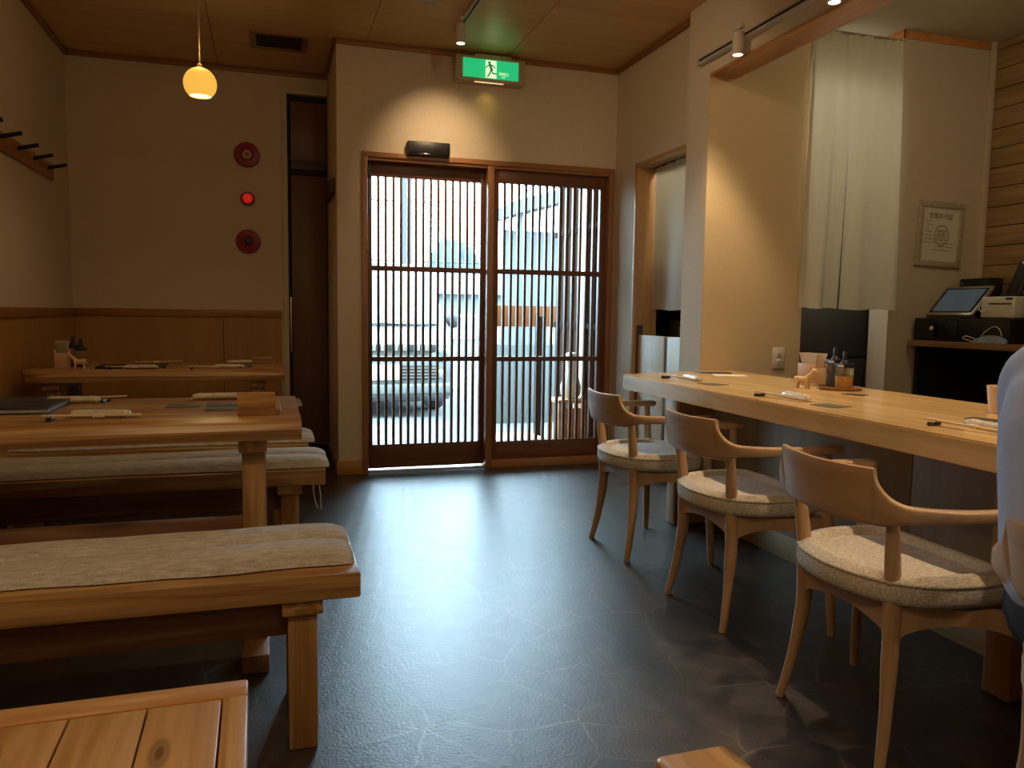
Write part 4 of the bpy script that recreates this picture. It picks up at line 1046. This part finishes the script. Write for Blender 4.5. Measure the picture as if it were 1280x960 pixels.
# ------------------------------------------------------------------ person at the counter
M['skin'] = plain('skin', (.62, .38, .26), .5, noise=.05, nscale=40)
M['shirt'] = plain('pale_blue_shirt', (.50, .60, .86), .85, noise=.06, nscale=25, bump=.25, bscale=40)
M['trouser'] = plain('dark_trousers', (.02, .022, .03), .85)
M['hair'] = plain('black_hair', (.012, .01, .009), .5)
pn = thing('person', 'person in a light blue shirt seated at the counter, cut by the right edge', 'person', (1.325, .905, 0))
def organic(mb, name, mat, parent, vox=.011, sm=6):
    o = mb.build(name, mat, parent, fix=False)
    r_ = o.modifiers.new('remesh', 'REMESH'); r_.mode = 'VOXEL'; r_.voxel_size = vox; r_.use_smooth_shade = True
    s_ = o.modifiers.new('smooth', 'SMOOTH'); s_.iterations = sm; s_.factor = .5
    return o
def limb(mb, pts, rad, n=14):
    P = spline(pts, 5); m_ = len(rad)-1; rr_ = []
    for i in range(len(P)):
        t = i/(len(P)-1)*m_; k = min(int(t), m_-1); rr_.append(rad[k]*(1-(t-k))+rad[k+1]*(t-k))
    return mb.tube(P, rr_, n)
b_ = MB()
# torso, neck, head (leaning towards the counter, looking down at it)
limb(b_, [(.03, 0, .50), (.02, 0, .62), (.02, 0, .78), (.03, 0, .92), (.05, 0, 1.00)], [.12, .118, .118, .115, .085], 18)
limb(b_, [(.05, 0, .98), (.075, 0, 1.06), (.10, 0, 1.12)], [.062, .055, .055])
b_.ell((.125, 0, 1.195), (.095, .076, .115), 20, 14)
b_.ell((.20, 0, 1.135), (.035, .045, .045)).ell((.215, 0, 1.19), (.022, .014, .022)).ell((.12, .078, 1.18), (.018, .010, .03)).ell((.12, -.078, 1.18), (.018, .010, .03))
b_.ell((.205, 0, 1.225), (.02, .05, .012)).ell((.215, 0, 1.153), (.012, .022, .006))
for s_ in (1, -1):
    limb(b_, [(.045, .10*s_, .975), (.05, .185*s_, .955), (.09, .215*s_, .86), (.13, .225*s_, .735)], [.06, .052, .046, .040])
    limb(b_, [(.13, .225*s_, .735), (.22, .20*s_, .775), (.33, .16*s_, .815), (.37, .145*s_, .822)], [.042, .038, .030, .027])
    limb(b_, [(.37, .145*s_, .822), (.42, .125*s_, .82), (.445, .118*s_, .815)], [.030, .036, .032])
    for k, (dy, ln) in enumerate(((-.026, .060), (-.009, .072), (.008, .068), (.024, .052))):
        limb(b_, [(.440, .118*s_+dy, .818), (.465, .113*s_+dy*1.1, .820), (.44+ln, .108*s_+dy*1.1, .795)], [.0095, .0088, .0075], 10)
    limb(b_, [(.395, .120*s_-.020*s_, .815), (.425, .085*s_, .810), (.45, .078*s_, .795)], [.013, .010, .008], 10)
    limb(b_, [(-.02, .09*s_, .53), (.18, .11*s_, .53), (.33, .12*s_, .52)], [.085, .072, .058])
    limb(b_, [(.33, .12*s_, .52), (.34, .12*s_, .30), (.31, .12*s_, .10)], [.058, .052, .038])
    limb(b_, [(.29, .12*s_, .06), (.36, .12*s_, .045), (.45, .125*s_, .035)], [.042, .038, .028])
body = organic(b_, 'body', M['skin'], pn, .0095, 4)
c_ = MB()
rg = []
for z, x, hx, hy in ((.555, .030, .125, .165), (.585, .025, .136, .182), (.64, .020, .138, .190), (.72, .016, .136, .195), (.80, .014, .134, .205), (.88, .016, .132, .212), (.94, .024, .122, .205), (.985, .036, .104, .175), (1.015, .048, .085, .125), (1.045, .060, .068, .075)):
    rg.append([Vector((x+hx*math.copysign(abs(math.cos(a))**.8, math.cos(a)), hy*math.copysign(abs(math.sin(a))**.8, math.sin(a)), z+.004*math.sin(a*5+z*30))) for a in [2*PI*k/36 for k in range(36)]])
c_.rings(rg)
for s_ in (1, -1):
    limb(c_, [(.03, .10*s_, .965), (.04, .185*s_, .950), (.080, .222*s_, .86), (.105, .230*s_, .78), (.115, .230*s_, .745)], [.075, .070, .066, .064, .064], 18)
shirt = organic(c_, 'shirt', M['shirt'], pn, .011, 5)
t_ = MB()
t_.ell((.03, 0, .545), (.145, .190, .10), 20, 12)
for s_ in (1, -1):
    limb(t_, [(-.02, .09*s_, .54), (.18, .11*s_, .54), (.34, .12*s_, .525)], [.098, .086, .074])
    limb(t_, [(.34, .12*s_, .525), (.35, .12*s_, .30), (.315, .12*s_, .08)], [.074, .068, .058])
organic(t_, 'trousers', M['trouser'], pn, .012, 4)
h_ = MB()
h_.ell((.105, 0, 1.222), (.102, .084, .105), 22, 14)
limb(h_, [(.035, 0, 1.20), (.025, 0, 1.14), (.04, 0, 1.09)], [.065, .055, .035])
organic(h_, 'hair', M['hair'], pn, .010, 3)
s2 = MB()
for s_ in (1, -1):
    s2.tube(spline([(.25, .12*s_, .045), (.32, .12*s_, .050), (.40, .124*s_, .042), (.475, .126*s_, .032)], 5), [.035]+[.048]*6+[.046]*5+[.040]*3+[.02], 14, flat=.9)
s2.build('shoes', M['black'], pn)

# ------------------------------------------------------------------ outside the door
gz = -.06
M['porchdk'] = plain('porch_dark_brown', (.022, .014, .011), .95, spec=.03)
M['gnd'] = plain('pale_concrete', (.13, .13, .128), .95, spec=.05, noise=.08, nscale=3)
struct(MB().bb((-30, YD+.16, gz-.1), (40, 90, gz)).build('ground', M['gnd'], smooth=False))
struct(MB().bb((XL-T, YB+T, gz), (XN+.15, YB+T+.1, 3.4)).bb((XN+.15, YD+.16, gz), (x0d, YD+.30, 3.4)).bb((XL-T, YD+.16, ZC+.14), (XR+2.2, YB+T+.15, 3.3)).build('wall_outside', M['wall'], smooth=False))
struct(MB().bb((x0d-.05, YD+.16, gz), (x1d+.05, YD+.20, -.004)).build('trim_14', M['gnd'], smooth=False))
# timber deck step right of the door
ds_ = MB()
for k in range(4): ds_.bb((1.62, YD+.68+k*.092, gz), (2.06, YD+.765+k*.092, .075), .004)
tag(ds_.build('timber_step', M['plank']), 'low pale timber step outside the lattice door on the right', 'step')
# porch screen of brown boards with battens on the right
ps = thing('porch_screen', 'brown board porch screen with battens outside the right door leaf', 'screen', (2.33, 5.80, gz))
MB().bb((0, -.54, 0), (.03, .50, 2.62), .002).build('board', plain('porch_board', (.040, .023, .015), .95, noise=.15, nscale=8, spec=.03), ps)
mb = MB()
for k in range(7): mb.bb((-.018, -.50+k*.15, 0), (.0, -.435+k*.15, 2.60), .002)
mb.build('batten', plain('porch_batten', (.055, .034, .023), .95, spec=.03), ps)
for z in (1.0, 1.75): MB().bb((-.026, -.54, z), (-.017, .50, z+.045), .002).build('rail', M['porchdk'], ps)
pp_ = MB().bb((-.026, -.026, 0), (.026, .026, 1.09), .004).build('porch_post', M['porchdk'], None, (2.215, 6.42, gz))
tag(pp_, 'slim dark porch post outside the right door leaf', 'post')
# display stand with pale ornament
sd = thing('display_stand', 'wooden display stand outside, seen low through the right door leaf', 'stand', (2.185, 5.60, gz))
MB().bb((-.125, -.11, .44), (.105, .11, .47), .004).build('stand_top', M['plank'], sd)
for x in (-.11, .09):
    for y in (-.095, .095): MB().bb((x-.012, y-.012, 0), (x+.012, y+.012, .44), .002).build('leg', M['plank'], sd)
MB().bb((-.11, -.08, .06), (.09, -.07, .40), .002).build('side_board', plain('stand_orange', (.50, .20, .08), .6), sd)
MB().bb((-.10, -.07, .05), (.08, .08, .07), .002).build('shelf', M['plank'], sd)
og = MB().lathe([(.0005, 0), (.055, .002), (.075, .03), (.080, .09), (.062, .16), (.040, .21), (.046, .26), (.050, .30), (.040, .345), (.0005, .36)], n=28, cap=False).build('white_ornament', plain('white_glaze', (.80, .74, .64), .35), None, (2.20, 5.60, gz+.4702))
tag(og, 'white rounded ornament standing on the wooden display stand outside', 'ornament')
# orange timber board fence
fo = thing('board_fence', 'orange timber hoarding beyond the right door leaf', 'fence', (2.53, 7.55, gz))
MB().bb((-.40, -.015, .98), (.26, .015, 1.19), .003).build('board', plain('orange_board', (.15, .055, .018), .9, spec=.05, noise=.12, nscale=6), fo)
for x in (-.38, .22): MB().bb((x-.025, .016, 0), (x+.025, .06, 1.19), .003).build('post', M['alum'], fo)
MB().bb((-.40, -.008, .0), (.26, .008, .80), .002).build('lower_panel', plain('pale_mint_panel', (.13, .148, .148), .9, spec=.05), fo)
# white van facing the door
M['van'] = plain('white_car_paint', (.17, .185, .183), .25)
M['vglass'] = plain('windscreen_glass', (.10, .14, .14), .08, spec=.8)
M['vdark'] = plain('grille_dark', (.025, .027, .028), .5)
vn = thing('van', 'white minivan parked facing the door outside', 'van', (1.13, 8.2, gz))
b = bmesh.new()
prof = [(0, .18), (-.02, .42), (.0, .66), (.06, .80), (.34, .93), (.92, 1.58), (1.2, 1.68), (3.1, 1.68), (3.35, 1.30), (3.4, .5), (3.36, .18)]
vsl = []
for sx in (-.74, .74):
    vsl.append([b.verts.new((sx*(1 if z < 1.0 else 1-(z-1.0)*.13), y, z)) for y, z in prof])
for k in range(len(prof)):
    k2 = (k+1) % len(prof); b.faces.new((vsl[0][k], vsl[0][k2], vsl[1][k2], vsl[1][k]))
b.faces.new(vsl[0]); b.faces.new(vsl[1][::-1])
bmesh.ops.recalc_face_normals(b, faces=list(b.faces))
bmesh.ops.bevel(b, geom=list(b.edges), offset=.04, segments=3, affect='EDGES')
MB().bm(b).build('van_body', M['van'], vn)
MB().rings([[Vector((-.64, .385, .975)), Vector((.64, .385, .975)), Vector((.64, .345, .985)), Vector((-.64, .345, .985))],
            [Vector((-.585, .885, 1.535)), Vector((.585, .885, 1.535)), Vector((.585, .845, 1.545)), Vector((-.585, .845, 1.545))]]).build('windscreen', M['vglass'], vn)
MB().tube([(-.5, .345, .985), (.05, .325, .965)], .008, 8).tube([(.0, .345, .985), (.55, .325, .965)], .008, 8).build('wiper', M['black'], vn)
MB().bb((-.56, -.035, .70), (.56, .05, .775), .01).build('grille', M['vdark'], vn)
mb = MB()
for k in range(9): mb.bb((-.50+k*.115, -.042, .705), (-.44+k*.115, -.03, .77), .003)
mb.build('grille_bar', M['alum'], vn)
MB().bb((-.55, -.045, .40), (.55, .02, .55), .015).build('lower_grille', M['vdark'], vn)
mb = MB()
for k in range(4): mb.bb((-.55, -.050, .42+k*.033), (.55, -.04, .430+k*.033))
mb.build('grille_slat', M['alum'], vn)
MB().bb((-.74, -.05, .24), (.74, .03, .36), .03, 3).build('bumper', M['van'], vn)
MB().bb((-.62, -.055, .17), (.62, .03, .25), .02).build('bumper_skirt', M['vdark'], vn)
MB().bb((-.165, -.062, .40), (.165, -.050, .565), .008).build('number_plate', M['white'], vn)
for s_ in (1, -1):
    MB().ell((s_*.60, .03, .66), (.125, .07, .085), 18, 12).build('headlamp', M['vglass'], vn)
    MB().ell((s_*.60, -.01, .46), (.055, .03, .05), 14, 10).build('fog_lamp', M['alum'], vn)
    mr_ = MB().ell((s_*.85, .50, 1.02), (.085, .05, .085), 16, 10).build('mirror', M['vdark'], vn)
    for y in (.68, 2.75):
        wt = MB().lathe([(.12, -.09), (.28, -.085), (.30, -.05), (.30, .05), (.28, .085), (.12, .09)], n=32, mtx=Matrix.Translation((s_*.655, y, .30)) @ Matrix.Rotation(PI/2, 4, 'Y')).build('wheel', M['black_m'], vn)
# utility pole with wires, houses, hill, trees
up = thing('utility_pole', 'pale utility pole outside seen through the left door leaf', 'pole', (2.33, 14.0, gz))
MB().tube([(0, 0, 0), (0, 0, 9)], [.10, .075], 16).build('pole_shaft', plain('pole_concrete', (.075, .075, .085), .95, spec=.02), up)
MB().bb((-.7, -.04, 7.6), (.7, .04, 7.7)).build('crossarm', M['alum'], up)
MB().tube([(-9, 2, 3.3), (0, .0, 3.05), (9, 1, 3.5)], .012, 6).tube([(-9, 2, 2.2), (0, 0, 2.0), (9, 1, 2.1)], .012, 6).build('wire', M['vdark'], up)
def house(label, loc, w_, d_, h, rh, wall, roof, wins):
    t = thing('house', label, 'house', loc)
    MB().bb((-w_/2, -d_/2, 0), (w_/2, d_/2, h)).build('wall', wall, t, smooth=False)
    MB().rings([[Vector((-w_/2-.3, -d_/2-.35, h)), Vector((w_/2+.3, -d_/2-.35, h)), Vector((w_/2+.3, d_/2+.35, h)), Vector((-w_/2-.3, d_/2+.35, h))],
                [Vector((-w_/2-.3, -.05, h+rh)), Vector((w_/2+.3, -.05, h+rh)), Vector((w_/2+.3, .05, h+rh)), Vector((-w_/2-.3, .05, h+rh))]]).build('roof', roof, t, smooth=False)
    for x, z, a, c in wins:
        f_ = MB().bb((x-a/2, -d_/2-.04, z-c/2), (x+a/2, -d_/2+.02, z+c/2)).build('window', M['alum'], t, smooth=False)
        MB().bb((x-a/2+.06, -d_/2-.05, z-c/2+.06), (x+a/2-.06, -d_/2-.03, z+c/2-.06)).build('pane', M['vglass'], f_, smooth=False)
    return t
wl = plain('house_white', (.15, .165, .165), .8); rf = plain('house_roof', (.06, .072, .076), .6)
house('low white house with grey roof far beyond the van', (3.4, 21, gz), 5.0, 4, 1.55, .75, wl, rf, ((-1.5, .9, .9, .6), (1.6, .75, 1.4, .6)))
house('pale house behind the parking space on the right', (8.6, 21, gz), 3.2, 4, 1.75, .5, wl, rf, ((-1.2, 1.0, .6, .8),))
# pale carport with sloping roof on the right
cp = thing('carport', 'pale carport with sloping eave outside the right door leaf', 'carport', (3.42, 10.6, gz))
cm = plain('carport_metal', (.085, .105, .115), .9, spec=.05)
for x, y in ((.0, .2), (1.9, .2), (1.9, 1.2)): MB().bb((x-.035, y-.035, 0), (x+.035, y+.035, 2.55+x*.25), .004).build('post', cm, cp)
MB().rings([[Vector((-.12, 0, 2.50)), Vector((-.12, 1.4, 2.50)), Vector((-.12, 1.4, 2.68)), Vector((-.12, 0, 2.68))],
            [Vector((2.3, 0, 3.20)), Vector((2.3, 1.4, 3.20)), Vector((2.3, 1.4, 3.38)), Vector((2.3, 0, 3.38))]]).build('roof', cm, cp, smooth=False)
MB().bb((.05, 1.25, 0), (2.3, 1.3, 2.4)).build('back_panel', plain('carport_panel', (.13, .15, .16), .9, spec=.05), cp, smooth=False)
# hill and tree line
M['leaf'] = plain('hazy_leaves', (.05, .072, .075), .95, spec=.02, noise=.3, nscale=2.)
def mound(name, label, loc, r_, cat, seed):
    b = bmesh.new(); bmesh.ops.create_icosphere(b, subdivisions=5, radius=1)
    for v in b.verts:
        q = v.co.copy(); k = 1+.05*math.sin(q.x*7+seed)*math.sin(q.y*6+seed*2)*math.cos(q.z*8+seed)+.04*math.sin(q.x*23+seed)*math.cos(q.z*19)
        v.co = Vector((q.x*r_[0]*k, q.y*r_[1]*k, max(-.02, q.z)*r_[2]*k))
    return tag(MB().bm(b).build(name, M['leaf'], None, loc, ang=80), label, cat)
mound('wooded_hill', 'rounded wooded hill on the horizon right of the pole', (9.45, 42, gz), (1.95, 4, 5.0), 'hill', 1)
mound('tree_clump', 'distant row of trees left of the wooded hill', (5.2, 48, gz), (3.6, 1.6, 3.7), 'trees', 2.5)
